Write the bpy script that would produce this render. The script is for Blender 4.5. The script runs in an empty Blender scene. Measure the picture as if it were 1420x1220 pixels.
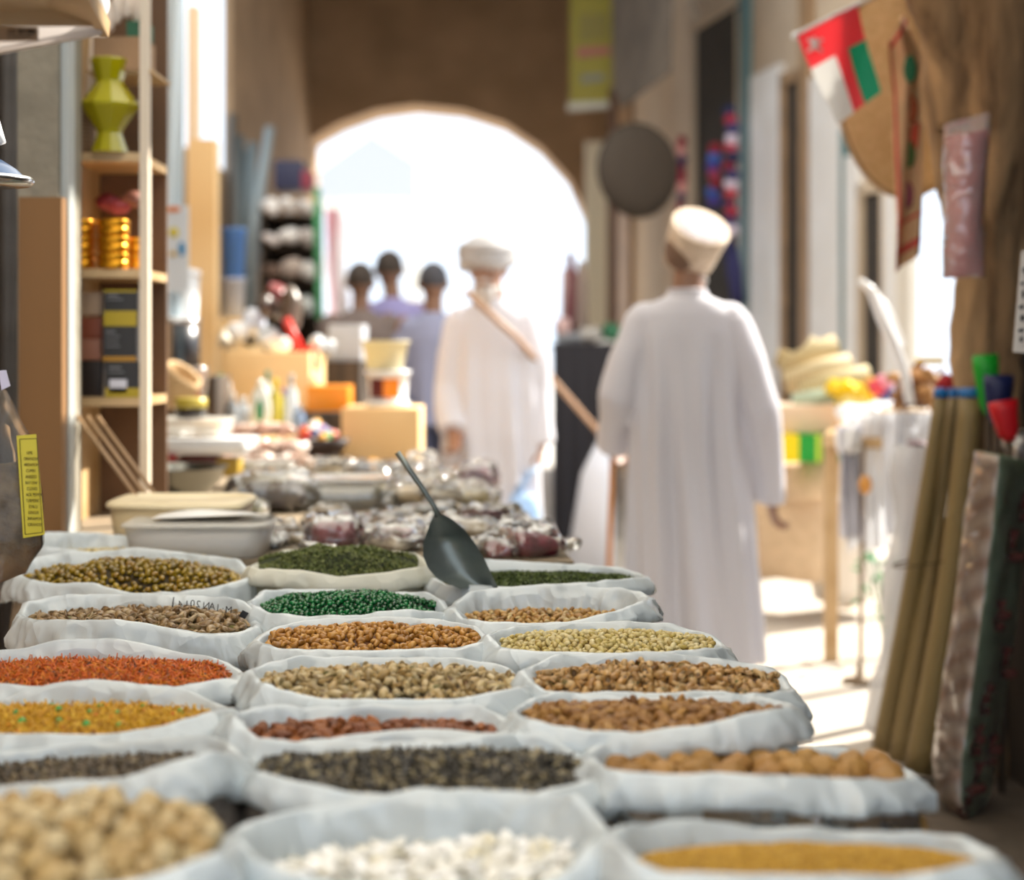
import bpy, bmesh, math, random
import numpy as np
from mathutils import Vector, Matrix, Euler, noise
random.seed(7); RNG = np.random.default_rng(7)
PI = math.pi
SC = bpy.context.scene
COL = SC.collection
FP, HZ, CZ = 2200.0, 480.0, 1.25      # focal length in pixels, horizon row, eye height

def at(px, py, d):
    """a point of the place seen at a pixel, d metres down the alley"""
    return Vector(((px-710)*d/FP, d, CZ-(py-HZ)*d/FP))
def sz(n, d): return n*d/FP

# ------------------------------------------------------------------ materials
MATS = {}
def M(name, col=(.5,.5,.5), rough=.6, var=0, vscale=8, bump=0, bscale=40, metal=0, col2=None, coat=0,
      transl=0, alpha=1, rnd=None, wave=None, stretch=(1,1,1), spec=.5, glass=0):
    if name in MATS: return MATS[name]
    m = bpy.data.materials.new(name); m.use_nodes = True
    nt = m.node_tree; N = nt.nodes; L = nt.links
    b = N['Principled BSDF']; out = N['Material Output']
    b.inputs['Roughness'].default_value = rough
    b.inputs['Metallic'].default_value = metal
    b.inputs['Specular IOR Level'].default_value = spec
    if coat:
        b.inputs['Coat Weight'].default_value = coat; b.inputs['Coat Roughness'].default_value = .15
    c = (*col, 1); c2 = (*(col2 or tuple(x*.45 for x in col)), 1)
    b.inputs['Base Color'].default_value = c
    tc = N.new('ShaderNodeTexCoord'); mp = N.new('ShaderNodeMapping'); mp.inputs['Scale'].default_value = stretch
    L.new(tc.outputs['Object'], mp.inputs['Vector'])
    if rnd:
        oi = N.new('ShaderNodeObjectInfo'); ge = N.new('ShaderNodeNewGeometry')
        ad = N.new('ShaderNodeMath'); ad.operation = 'ADD'
        L.new(oi.outputs['Random'], ad.inputs[0]); L.new(ge.outputs['Random Per Island'], ad.inputs[1])
        fr = N.new('ShaderNodeMath'); fr.operation = 'FRACT'; L.new(ad.outputs[0], fr.inputs[0])
        rp = N.new('ShaderNodeValToRGB'); rp.color_ramp.interpolation = 'LINEAR'
        e = rp.color_ramp.elements
        e[0].position = 0; e[0].color = (*rnd[0], 1); e[1].position = 1; e[1].color = (*rnd[-1], 1)
        for i, k in enumerate(rnd[1:-1]):
            q = e.new((i+1)/(len(rnd)-1)); q.color = (*k, 1)
        L.new(fr.outputs[0], rp.inputs[0]); last = rp.outputs[0]
        if var:
            nz = N.new('ShaderNodeTexNoise'); nz.inputs['Scale'].default_value = vscale; L.new(mp.outputs[0], nz.inputs['Vector'])
            mx = N.new('ShaderNodeMix'); mx.data_type = 'RGBA'; mx.blend_type = 'MULTIPLY'; mx.inputs[0].default_value = var
            L.new(last, mx.inputs[6]); L.new(nz.outputs['Fac'], mx.inputs[7]); last = mx.outputs[2]
        L.new(last, b.inputs['Base Color'])
    elif wave:
        w = N.new('ShaderNodeTexWave'); w.inputs['Scale'].default_value = wave[0]; w.inputs['Distortion'].default_value = wave[1]
        w.bands_direction = wave[2] if len(wave) > 2 else 'X'
        w.inputs['Detail'].default_value = 2
        L.new(mp.outputs[0], w.inputs['Vector'])
        mx = N.new('ShaderNodeMix'); mx.data_type = 'RGBA'
        mx.inputs[6].default_value = c; mx.inputs[7].default_value = c2
        L.new(w.outputs['Fac'], mx.inputs[0]); L.new(mx.outputs[2], b.inputs['Base Color'])
    elif var or col2:
        nz = N.new('ShaderNodeTexNoise'); nz.inputs['Scale'].default_value = vscale; nz.inputs['Detail'].default_value = 6
        L.new(mp.outputs[0], nz.inputs['Vector'])
        rp = N.new('ShaderNodeValToRGB'); e = rp.color_ramp.elements
        e[0].position = .35; e[1].position = .68; e[0].color = c2; e[1].color = c
        L.new(nz.outputs['Fac'], rp.inputs[0])
        mx = N.new('ShaderNodeMix'); mx.data_type = 'RGBA'; mx.inputs[0].default_value = var or 1
        mx.inputs[6].default_value = c; L.new(rp.outputs[0], mx.inputs[7]); L.new(mx.outputs[2], b.inputs['Base Color'])
    if bump:
        nb = N.new('ShaderNodeTexNoise'); nb.inputs['Scale'].default_value = bscale; nb.inputs['Detail'].default_value = 5
        L.new(mp.outputs[0], nb.inputs['Vector'])
        bp = N.new('ShaderNodeBump'); bp.inputs['Strength'].default_value = bump; bp.inputs['Distance'].default_value = .01
        L.new(nb.outputs['Fac'], bp.inputs['Height']); L.new(bp.outputs[0], b.inputs['Normal'])
    sh = b.outputs[0]
    if transl:
        tr = N.new('ShaderNodeBsdfTranslucent'); tr.inputs[0].default_value = c
        mx = N.new('ShaderNodeMixShader'); mx.inputs[0].default_value = transl
        L.new(sh, mx.inputs[1]); L.new(tr.outputs[0], mx.inputs[2]); sh = mx.outputs[0]
    if alpha < 1:
        tr = N.new('ShaderNodeBsdfTransparent')
        mx = N.new('ShaderNodeMixShader'); mx.inputs[0].default_value = alpha
        L.new(tr.outputs[0], mx.inputs[1]); L.new(sh, mx.inputs[2]); sh = mx.outputs[0]
    if glass:
        b.inputs['Transmission Weight'].default_value = glass; b.inputs['IOR'].default_value = 1.4
    L.new(sh, out.inputs[0])
    MATS[name] = m
    return m

# ------------------------------------------------------------------ objects
WORLD = {}
def tag(o, label=None, cat=None, group=None, kind=None):
    if label: o['label'] = label
    if cat: o['category'] = cat
    if group: o['group'] = group
    if kind: o['kind'] = kind
    return o
def thing(name, label, cat, loc=(0,0,0), rz=0, group=None):
    o = bpy.data.objects.new(name, None); COL.objects.link(o)
    o.empty_display_size = .05
    o.location = loc; o.rotation_euler = (0,0,rz); WORLD[o] = Vector(loc)
    return tag(o, label, cat, group)

class MB:
    def __init__(s): s.v=[]; s.f=[]; s.m=[]; s.sm=[]
    def add(s, vs, fs, mi=0, smooth=True):
        k=len(s.v); s.v += [Vector(p) for p in vs]
        for f in fs: s.f.append([k+i for i in f]); s.m.append(mi); s.sm.append(smooth)
        return k
    def box(s, c, size, rz=0, mi=0, rot=None, bev=0):
        R = rot.to_matrix() if rot else Matrix.Rotation(rz,3,'Z')
        c=Vector(c); hx,hy,hz=[q/2 for q in size]
        if bev<=0:
            vs=[c+R@Vector((x*hx,y*hy,z*hz)) for x in(-1,1) for y in(-1,1) for z in(-1,1)]
            s.add(vs,[(0,1,3,2),(4,6,7,5),(0,4,5,1),(2,3,7,6),(0,2,6,4),(1,5,7,3)],mi,False)
        else:
            bm=bmesh.new(); bmesh.ops.create_cube(bm,size=1)
            for v in bm.verts: v.co=Vector((v.co.x*size[0],v.co.y*size[1],v.co.z*size[2]))
            bmesh.ops.bevel(bm,geom=bm.edges[:],offset=bev,segments=3,affect='EDGES',profile=.5)
            s.add([c+R@v.co for v in bm.verts],[[v.index for v in f.verts] for f in bm.faces],mi,True); bm.free()
        return s
    def tube(s, pts, rs, n=12, mi=0, cap=True, up=None, smooth=True, flat=1.0):
        pts=[Vector(p) for p in pts]
        if not hasattr(rs,'__len__'): rs=[rs]*len(pts)
        vs=[]; ref=up and Vector(up) or Vector((0,0,1))
        prev=None
        for i,p in enumerate(pts):
            t=(pts[min(i+1,len(pts)-1)]-pts[max(i-1,0)]).normalized()
            if prev is None:
                r=ref if abs(t.dot(ref))<.95 else Vector((1,0,0))
                a=(r-t*r.dot(t)).normalized()
            else:
                a=(prev-t*prev.dot(t)).normalized()
            prev=a; b=t.cross(a)
            for j in range(n):
                q=2*PI*j/n
                vs.append(p+a*math.cos(q)*rs[i]+b*math.sin(q)*rs[i]*flat)
        fs=[]
        for i in range(len(pts)-1):
            for j in range(n):
                fs.append((i*n+j,i*n+(j+1)%n,(i+1)*n+(j+1)%n,(i+1)*n+j))
        if cap:
            fs.append(tuple(range(n))[::-1]); fs.append(tuple((len(pts)-1)*n+j for j in range(n)))
        s.add(vs,fs,mi,smooth); return s
    def lathe(s, prof, c=(0,0,0), n=24, mi=0, sq=1, wob=0, ph=0, sx=1, sy=1, smooth=True):
        """prof: (r, z); sq < 1 squares the section"""
        c=Vector(c); vs=[]
        for r,z in prof:
            for j in range(n):
                q=2*PI*j/n+ph; cu,su=math.cos(q),math.sin(q)
                if sq!=1: cu=math.copysign(abs(cu)**sq,cu); su=math.copysign(abs(su)**sq,su)
                rr=r*(1+wob*noise.noise(Vector((cu*3,su*3,z*30))))
                vs.append(c+Vector((rr*cu*sx,rr*su*sy,z)))
        fs=[]
        for i in range(len(prof)-1):
            for j in range(n): fs.append((i*n+j,i*n+(j+1)%n,(i+1)*n+(j+1)%n,(i+1)*n+j))
        if prof[0][0]>1e-4: fs.append(tuple(range(n))[::-1])
        if prof[-1][0]>1e-4 and not getattr(s,'open',False): fs.append(tuple((len(prof)-1)*n+j for j in range(n)))
        s.add(vs,fs,mi,smooth); return s
    def ell(s, c, r, n=16, m=10, mi=0, rot=None, fn=None):
        c=Vector(c); R=rot.to_matrix() if rot else Matrix.Identity(3)
        vs=[];
        for i in range(m+1):
            th=PI*i/m
            for j in range(n):
                q=2*PI*j/n; p=Vector((math.sin(th)*math.cos(q),math.sin(th)*math.sin(q),math.cos(th)))
                if fn: p=fn(p)
                vs.append(c+R@Vector((p.x*r[0],p.y*r[1],p.z*r[2])))
        fs=[(i*n+j,(i+1)*n+j,(i+1)*n+(j+1)%n,i*n+(j+1)%n) for i in range(m) for j in range(n)]
        s.add(vs,fs,mi,True); return s
    def grid(s, fn, nu, nv, mi=0, smooth=True, closed=False):
        vs=[fn(i/nu,j/nv) for i in range(nu+1) for j in range(nv+1)]
        fs=[(i*(nv+1)+j,(i+1)*(nv+1)+j,(i+1)*(nv+1)+j+1,i*(nv+1)+j+1) for i in range(nu) for j in range(nv)]
        s.add(vs,fs,mi,smooth); return s
    def prism(s, poly, a, b, mi=0, smooth=False):
        """poly of 3D points, extruded from offset a to offset b (vectors)"""
        a=Vector(a); b=Vector(b); n=len(poly)
        vs=[Vector(p)+a for p in poly]+[Vector(p)+b for p in poly]
        fs=[tuple(range(n)),tuple(range(2*n-1,n-1,-1))]+[(i,i+n,(i+1)%n+n,(i+1)%n) for i in range(n)]
        s.add(vs,fs,mi,smooth); return s
    def noise(s, amp, freq, k=0, seed=0):
        o=Vector((seed*7.3,seed*3.1,seed*5.7))
        for i in range(k,len(s.v)):
            p=s.v[i]; s.v[i]=p+noise.noise_vector(p*freq+o)*amp
        return s
    def mesh(s, name, mats, off=(0,0,0)):
        me=bpy.data.meshes.new(name); off=Vector(off)
        me.from_pydata([tuple(p-off) for p in s.v],[],s.f)
        me.polygons.foreach_set('material_index',s.m); me.polygons.foreach_set('use_smooth',s.sm)
        for m in (mats if isinstance(mats,(list,tuple)) else [mats]): me.materials.append(m)
        bm=bmesh.new(); bm.from_mesh(me)
        bmesh.ops.remove_doubles(bm,verts=bm.verts,dist=1e-6)
        bmesh.ops.recalc_face_normals(bm,faces=bm.faces); bm.to_mesh(me); bm.free()
        return me
    def build(s, name, mats, parent=None, label=None, cat=None, group=None, kind=None, origin=None):
        if parent is not None: w=WORLD[parent]
        elif origin is not None: w=Vector(origin)
        else:
            xs=[p.x for p in s.v]; ys=[p.y for p in s.v]; zs=[p.z for p in s.v]
            w=Vector(((min(xs)+max(xs))/2,(min(ys)+max(ys))/2,min(zs)))
        me=s.mesh(name,mats,w)
        o=bpy.data.objects.new(name,me); COL.objects.link(o); WORLD[o]=w
        if parent is not None: o.parent=parent
        else: o.location=w
        return tag(o,label,cat,group,kind)

def cr(vals, t):
    """smooth interpolation through a list of values (tuples or numbers) at t in 0..1"""
    n=len(vals)-1; x=min(max(t,0),1)*n; i=min(int(x),n-1); f=x-i
    f=f*f*(3-2*f)*.5+f*.5
    a,b=vals[i],vals[i+1]
    if hasattr(a,'__len__'): return tuple(p+(q-p)*f for p,q in zip(a,b))
    return a+(b-a)*f
def lerp_poly(poly, x):
    if x<=poly[0][0]: return poly[0][1]
    for (a,b),(c,d) in zip(poly,poly[1:]):
        if x<=c:
            f=(x-a)/(c-a) if c>a else 0
            return b+(d-b)*f
    return poly[-1][1]
def text_mesh(body, size, mat, name, parent, loc, rot, mirror=False, sx=1):
    cu=bpy.data.curves.new(name,'FONT'); cu.body=body; cu.size=size; cu.align_x='CENTER'; cu.align_y='CENTER'; cu.extrude=.0002
    t=bpy.data.objects.new(name,cu); me=bpy.data.meshes.new_from_object(t); bpy.data.objects.remove(t); me.materials.clear(); me.materials.append(mat)
    o=bpy.data.objects.new(name,me); COL.objects.link(o)
    o.parent=parent; o.location=Vector(loc)-WORLD[parent]; o.rotation_euler=rot; o.scale=((-1 if mirror else 1)*sx,1,1)
    return o

def crumple(m, scale, strength, dist=.01, mixn=.6):
    """creased-film bump: warped voronoi facets"""
    nt=m.node_tree; N=nt.nodes; L=nt.links; tc=N.new('ShaderNodeTexCoord')
    nz=N.new('ShaderNodeTexNoise'); nz.inputs['Scale'].default_value=scale*.35; nz.inputs['Detail'].default_value=3
    L.new(tc.outputs['Object'],nz.inputs['Vector'])
    mx=N.new('ShaderNodeMix'); mx.data_type='VECTOR'; mx.inputs[0].default_value=.22
    L.new(tc.outputs['Object'],mx.inputs[4]); L.new(nz.outputs['Color'],mx.inputs[5])
    v=N.new('ShaderNodeTexVoronoi'); v.inputs['Scale'].default_value=scale; L.new(mx.outputs[1],v.inputs['Vector'])
    b=N.new('ShaderNodeBump'); b.inputs['Strength'].default_value=strength; b.inputs['Distance'].default_value=dist
    L.new(v.outputs['Distance'],b.inputs['Height'])
    return b,nz
def make_foil(name, scale=24, base=.05, strength=1, tint=(.9,.88,.84), rough=.14, milk=.10, gain=1.5):
    if name in MATS: return MATS[name]
    m=bpy.data.materials.new(name); m.use_nodes=True; nt=m.node_tree; N=nt.nodes; L=nt.links
    b,nz=crumple(m,scale,strength,.02)
    g=N.new('ShaderNodeBsdfGlossy'); g.inputs['Roughness'].default_value=rough; g.inputs['Color'].default_value=(1,1,1,1); L.new(b.outputs[0],g.inputs['Normal'])
    tr=N.new('ShaderNodeBsdfTransparent'); tr.inputs[0].default_value=(.96,.96,.95,1)
    df=N.new('ShaderNodeBsdfDiffuse'); df.inputs[0].default_value=(*tint,1)
    fr=N.new('ShaderNodeFresnel'); fr.inputs[0].default_value=1.5; L.new(b.outputs[0],fr.inputs['Normal'])
    a=N.new('ShaderNodeMath'); a.operation='MULTIPLY_ADD'; a.inputs[1].default_value=gain; a.inputs[2].default_value=base; a.use_clamp=True; L.new(fr.outputs[0],a.inputs[0])
    m1=N.new('ShaderNodeMixShader'); m1.inputs[0].default_value=milk; L.new(tr.outputs[0],m1.inputs[1]); L.new(df.outputs[0],m1.inputs[2])
    m2=N.new('ShaderNodeMixShader'); L.new(a.outputs[0],m2.inputs[0]); L.new(m1.outputs[0],m2.inputs[1]); L.new(g.outputs[0],m2.inputs[2])
    L.new(m2.outputs[0],N['Material Output'].inputs[0]); MATS[name]=m; return m
WORLD_STRENGTH=1.7; SUN_ENERGY=13; SUN_DIR=(-.65,-.45,-.62); EXPOSURE=0.12; CLOTH_T=.70
# ------------------------------------------------------------------ sacks of nuts and spices
plastic = M('sack_plastic',(.73,.80,.84),rough=.20,var=.3,vscale=5,col2=(.62,.63,.58),transl=.28,bump=.25,bscale=28,spec=.8)
plastic_warm = M('sack_plastic_cream',(.80,.80,.70),rough=.4,var=.4,vscale=5,col2=(.66,.62,.50),transl=.28,bump=.25,bscale=28)
for m_ in (plastic,plastic_warm):
    b_,_n=crumple(m_,15,.75,.016); m_.node_tree.links.new(b_.outputs[0],m_.node_tree.nodes['Principled BSDF'].inputs['Normal'])
K = .75     # depth scale of the stall

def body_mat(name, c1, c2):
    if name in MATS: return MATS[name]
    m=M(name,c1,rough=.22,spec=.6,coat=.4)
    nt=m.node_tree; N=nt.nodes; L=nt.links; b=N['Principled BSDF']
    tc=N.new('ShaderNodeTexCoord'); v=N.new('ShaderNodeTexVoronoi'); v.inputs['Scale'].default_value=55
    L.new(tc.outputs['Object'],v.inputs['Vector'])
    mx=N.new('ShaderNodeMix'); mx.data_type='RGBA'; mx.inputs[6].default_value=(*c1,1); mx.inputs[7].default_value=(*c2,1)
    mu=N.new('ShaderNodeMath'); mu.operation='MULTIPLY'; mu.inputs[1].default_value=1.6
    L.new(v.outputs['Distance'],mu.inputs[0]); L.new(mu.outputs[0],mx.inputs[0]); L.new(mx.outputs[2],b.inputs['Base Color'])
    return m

def smooth_loop(a, k):
    for _ in range(k): a=(np.roll(a,1,0)+2*a+np.roll(a,-1,0))/4
    return a

class Sack:
    def __init__(s, label, dc, hy, back, front, drop=.03, mound=.02, bodyc=((.25,.2,.15),(.45,.38,.3)), mat=None,
                 sq=.72, seed=1, cx=0, cy=0, fill=.985, cuff=.055, floor_z=.46, clear=False, wall=.11, tilt=0, fold=.007, ty=0):
        s.seed=seed
        dc*=K; hy*=K
        N=232; xl,xr=back[0][0],back[-1][0]; xc=(xl+xr)/2; hw=(xr-xl)/2
        P=[]
        for i in range(N):
            t=2*PI*i/N; c,sn=math.cos(t),math.sin(t)
            cu=math.copysign(abs(c)**sq,c); cv=math.copysign(abs(sn)**sq,sn)
            px=xc+hw*cu; d=dc+hy*cv
            yb=lerp_poly(back,px); yf=lerp_poly(front,px)
            w=.5+.5*math.tanh(cv*6)
            py=yf*(1-w)+yb*w
            P.append(tuple(at(px,py,d)))
        P=np.array(P); P[:,2]=smooth_loop(P[:,2],2); P[:,:2]=smooth_loop(P[:,:2],4)
        for i in range(N):
            q=Vector(P[i])*9+Vector((seed*3.3,0,0)); P[i,2]+=(1-abs(noise.noise(q))*2.4)*.0022+noise.noise(q*4.5)*.0012
        C=np.array(tuple(at(xc,(lerp_poly(back,xc)+lerp_poly(front,xc))/2,dc)))
        s.P=P; s.C=C; s.dc=dc; s.hy=hy; s.N=N; s.front=front; s.back=back
        loc=(C[0],C[1],floor_z)
        s.root=thing('spice_sack',label,'sack',loc,group='white plastic sacks laid out on the stall')
        D=P-C; D[:,2]=0; ln=np.linalg.norm(D,axis=1,keepdims=True); D=D/ln    # outward
        # wall + cuff
        prof=[(-.040,-wall),(-.034,-wall*.75),(-.024,-wall*.5),(-.016,-wall*.28),(-.010,-wall*.13),(-.0055,-.006),(-.0025,-.0005),(.001,.0008),(.0045,-.002),(.0085,-.010),
              (.0135,-cuff*.45),(.0145,-cuff*.65),(.0145,-cuff*.85),(.011,-cuff),(.005,-cuff*1.02)]
        mb=MB(); vs=[]
        so=Vector((seed*11.3,seed*5.1,0))
        cump=np.cumsum(np.linalg.norm(np.roll(P,-1,0)-P,axis=1))
        for k,(o,z) in enumerate(prof):
            away=min(1,abs(z)/.04); side=1 if k>7 else -1
            for i in range(N):
                p=Vector(P[i])+Vector(D[i])*o+Vector((0,0,z))
                q=p*9+so; n1=noise.noise(Vector((q.x,q.y,q.z*.45)))
                q2=p*24+so; n2=noise.noise(Vector((q2.x,q2.y,q2.z*.5)))
                cr_=1-abs(noise.noise(p*14+so*2))*2.2     # creases
                a=fold*(.35+away)
                n3=1-abs(noise.noise(Vector((p.x*34,p.y*34,p.z*13))+so))*2.6
                p+=Vector(D[i])*(n1*1.5*a+n2*.9*a+max(0,cr_)**3*1.1*a*side+max(0,n3)**2*.65*a*side)
                if k>=9: p.z+=noise.noise(Vector((p.x*7,p.y*7,seed*3.)))*.014*away
                else: p.z+=noise.noise(p*30+so)*.0018
                vs.append(p)
        nn=len(prof)
        fs=[(k*N+i,k*N+(i+1)%N,(k+1)*N+(i+1)%N,(k+1)*N+i) for k in range(nn-1) for i in range(N)]
        mb.add(vs,fs); s.cuff=mb.build('folded_rim',mat or plastic,s.root)
        # body of the bag under the cuff
        zt=float(P[:,2].mean())-cuff*.6; H=zt-floor_z
        mb=MB(); vs=[]; bp=[(-.004,0),(.004,.1),(.010,.25),(.012,.45),(.010,.7),(.002,.9),(-.02,.985),(-.05,1.)]
        for k,(o,f) in enumerate(bp):
            for i in range(N):
                zz=(P[i][2]-cuff*.6)*(1-f)+floor_z*f
                p=Vector((P[i][0],P[i][1],zz))+Vector(D[i])*o
                p+=Vector(D[i])*(noise.noise(p*11+so)*.008+noise.noise(p*28+so)*.003)*(1-f*.3)
                vs.append(p)
        fs=[(k*N+i,k*N+(i+1)%N,(k+1)*N+(i+1)%N,(k+1)*N+i) for k in range(len(bp)-1) for i in range(N)]
        fs.append(tuple((len(bp)-1)*N+i for i in range(N)))
        mb.add(vs,fs)
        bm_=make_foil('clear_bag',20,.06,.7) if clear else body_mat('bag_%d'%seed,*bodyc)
        s.body=mb.build('bag_body',bm_,s.root)
        # heap surface
        fr=[i for i in range(N) if P[i][1]<dc-.4*hy]
        zf=float(np.mean([P[i][2] for i in fr]))
        s.zc=zf-drop; s.mound=mound; s.fill=fill; s.D=D; s.tilt=tilt; s.ty=ty; s.cxo=cx; s.cyo=cy
    def loopxy(s, th):
        x=(th/(2*PI))*s.N; i=int(x)%s.N; f=x-int(x)
        p=s.P[i]*(1-f)+s.P[(i+1)%s.N]*f; d=s.D[i]*(1-f)+s.D[(i+1)%s.N]*f
        return p-d*.018
    def surf(s, rho, th):
        p=s.loopxy(th); x=s.C[0]+(p[0]-s.C[0])*rho*s.fill; y=s.C[1]+(p[1]-s.C[1])*rho*s.fill
        u=(x-s.C[0])/(np.ptp(s.P[:,0])/2)-s.cxo; v=(y-s.C[1])/s.hy-s.cyo
        r2=min(1.6,u*u+v*v)
        z=s.zc+s.mound*(1-r2)+s.tilt*u-s.ty*max(0,v)+noise.noise(Vector((x*22,y*22,s.seed)))*s.mound*.28
        w=min(1,max(0,(rho-.6)/.4))
        if v<0: z=z*(1-w)+min(z,p[2]-.004)*w
        return Vector((x,y,float(z)))
    def heap(s, name, mat, label=None):
        """the closed heap under the top layer; a part-filled body that goes down the bag"""
        mb=MB(); nr,na=14,72
        vs=[s.surf(0,0)]
        for i in range(1,nr+1):
            for j in range(na):
                p=s.surf(i/nr,2*PI*j/na); vs.append(p-Vector((0,0,.003)))
        k=len(vs)
        for j in range(na):
            p=vs[1+(nr-1)*na+j]; vs.append(Vector((p.x,p.y,p.z-.08)))
        fs=[(0,1+j,1+(j+1)%na) for j in range(na)]
        for i in range(nr-1):
            for j in range(na): fs.append((1+i*na+j,1+(i+1)*na+j,1+(i+1)*na+(j+1)%na,1+i*na+(j+1)%na))
        for j in range(na): fs.append((1+(nr-1)*na+j,k+j,k+(j+1)%na,1+(nr-1)*na+(j+1)%na))
        fs.append(tuple(k+j for j in range(na)))
        mb.add(vs,fs); s.hmb=mb; return mb
    def points(s, spacing, maxn=4000, jitter=1, rmax=1.0):
        """spread points on the heap, at least spacing apart"""
        out=[]; cell={}; tries=0
        area=(np.ptp(s.P[:,0]))*(2*s.hy)*.8
        want=min(maxn,int(area/spacing**2*1.1))
        while len(out)<want and tries<want*14:
            tries+=1
            rho=math.sqrt(random.random())*rmax; th=random.random()*2*PI
            p=s.surf(rho,th); kx,ky=int(p.x//spacing),int(p.y//spacing)
            if any((p.x-q.x)**2+(p.y-q.y)**2<spacing*spacing for a in(-1,0,1) for b in(-1,0,1) for q in cell.get((kx+a,ky+b),())): continue
            cell.setdefault((kx,ky),[]).append(p); out.append(p)
        return out
    def seen(s, p, m=2):
        px=710+FP*p.x/p.y; py=HZ+FP*(CZ-p.z)/p.y
        return 0<px<1420 and py<1222 and py<lerp_poly(s.front,px)+m

def np_template(mb):
    return np.array([tuple(v) for v in mb.v]), mb.f, mb.m
def scatter_into(mb, tmpl, pts, scale=(.85,1.15), flat=.5, lift=0.0):
    """merge copies of a small shape into one mesh (loose grains)"""
    V,F,MI=tmpl
    for p in pts:
        R=Euler((random.gauss(0,flat),random.gauss(0,flat),random.random()*2*PI)).to_matrix()
        sc=random.uniform(*scale); A=np.array(R)*sc
        W=V@A.T+np.array((p.x,p.y,p.z+lift))
        k=len(mb.v); mb.v+= [Vector(w) for w in W]
        for f,mi in zip(F,MI): mb.f.append([k+i for i in f]); mb.m.append(mi); mb.sm.append(True)
def individuals(mes, name, label, cat, group, pts, scale=(.88,1.12), flat=.5, lift=0.0):
    for p in pts:
        o=bpy.data.objects.new(name,random.choice(mes)); COL.objects.link(o)
        o.location=(p.x,p.y,p.z+lift); o.rotation_euler=(random.gauss(0,flat),random.gauss(0,flat),random.random()*2*PI)
        q=random.uniform(*scale); o.scale=(q,q,q)
        o['label']=label; o['category']=cat; o['group']=group

# --- shapes of the single nuts and seeds
def t_pistachio(L=.0105, W=.0062, gap=.22):
    mb=MB()
    for sgn in (-1,1):
        R=Matrix.Rotation(sgn*gap,3,'Y'); k=len(mb.v); n,m=10,6; vs=[]
        for sh in (1,.86):
            for i in range(m+1):
                th=PI*i/m
                for j in range(n//2+1):
                    q=PI*j/(n//2)
                    x=-math.cos(th); rr=math.sin(th)*(1-.12*x)
                    p=Vector((x*L*sh+L,rr*math.cos(q)*W*sh,sgn*(rr*math.sin(q)*W*sh+.0003)))
                    vs.append(R@p-Vector((L,0,0)))
        h=n//2+1; fs=[]
        for b in (0,(m+1)*h):
            fs+=[(b+i*h+j,b+(i+1)*h+j,b+(i+1)*h+j+1,b+i*h+j+1) for i in range(m) for j in range(h-1)]
        b=(m+1)*h
        for i in range(m):
            for j in (0,h-1): fs.append((i*h+j,(i+1)*h+j,b+(i+1)*h+j,b+i*h+j))
        mb.add(vs,fs)
    mb.ell((.0005,0,0),(L*.8,W*.72,W*.62),8,6,mi=1)
    return mb
def t_ovoid(a,b,c,n=10,m=7,taper=.15,wr=0,seed=0):
    def fn(p):
        k=1-taper*p.z; q=Vector((p.x*k,p.y*k,p.z))
        if wr: q*=1+wr*noise.noise(p*2.6+Vector((seed,0,0)))
        return q
    mb=MB(); mb.ell((0,0,0),(b,c,a),n,m,fn=fn)
    mb.v=[Vector((v.z,v.x,v.y)) for v in mb.v]; return mb
def t_cashew(R=.0065,r=.0036,arc=2.6,n=8):
    mb=MB(); pts=[];rs=[]
    for i in range(9):
        t=i/8; a=-arc/2+arc*t; pts.append((math.cos(a)*R-R*.6,math.sin(a)*R,0)); rs.append(r*(.25+.95*math.sin(PI*(.12+.76*t))**.6))
    mb.tube(pts,rs,n,flat=.85); return mb
def t_walnut(r=.0175,seed=0,n=26,m=18):
    def fn(p):
        q=1+.07*noise.noise(p*2.2+Vector((seed*4,0,0)))-.05*abs(noise.noise(p*5+Vector((seed,2,0))))
        q+=.05*math.exp(-(p.y/.10)**2)+.08*max(0,p.z-.85)*4*.3
        q-=.035*abs(math.sin(math.atan2(p.y,p.x)*5+p.z*3))**3
        return p*q
    mb=MB(); mb.ell((0,0,0),(r*1.0,r*.94,r*1.14),n,m,fn=fn); return mb
def t_stick(L,r,n=4):
    mb=MB(); mb.tube([(-L/2,0,0),(0,r*1.2,r*.6),(L/2,0,0)],[r*.8,r,r*.6],n,smooth=False); return mb
def t_flake(L,W):
    mb=MB(); mb.add([(-L,0,0),(0,-W,.0008),(L,0,0),(0,W,.0008),(0,0,.002)],[(0,1,4),(1,2,4),(2,3,4),(3,0,4)],0,False); return mb
def t_tiny(r):
    mb=MB(); bm=bmesh.new(); bmesh.ops.create_icosphere(bm,subdivisions=1,radius=r)
    mb.add([v.co for v in bm.verts],[[v.index for v in f.verts] for f in bm.faces]); bm.free(); return mb

S={}
def mk(key,*a,**k): S[key]=Sack(*a,**k); return S[key]
mk('olive','white plastic sack of glossy olive-brown candied nuts, behind the sack with black lettering',4.1,.16,
   [(18,795),(28,776),(85,768),(158,762),(180,758),(253,765),(330,777),(349,800)],
   [(18,795),(42,804),(76,810),(127,809),(169,820),(197,823),(248,822),(282,816),(330,806),(349,800)],drop=0.013,mound=.04,seed=1,bodyc=((.22,.17,.12),(.33,.27,.2)))
mk('shell','white plastic sack of brown in-shell pistachios with black lettering inside its rim',3.55,.17,
   [(27,854),(37,836),(96,823),(141,824),(197,823),(242,826),(296,828),(332,831),(352,846),(358,866)],
   [(27,854),(45,862),(76,859),(127,858),(163,859),(197,866),(239,873),(299,880),(338,874),(358,866)],drop=0.019,mound=.014,seed=2,cuff=.06,bodyc=((.22,.17,.13),(.4,.33,.26)))
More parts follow.
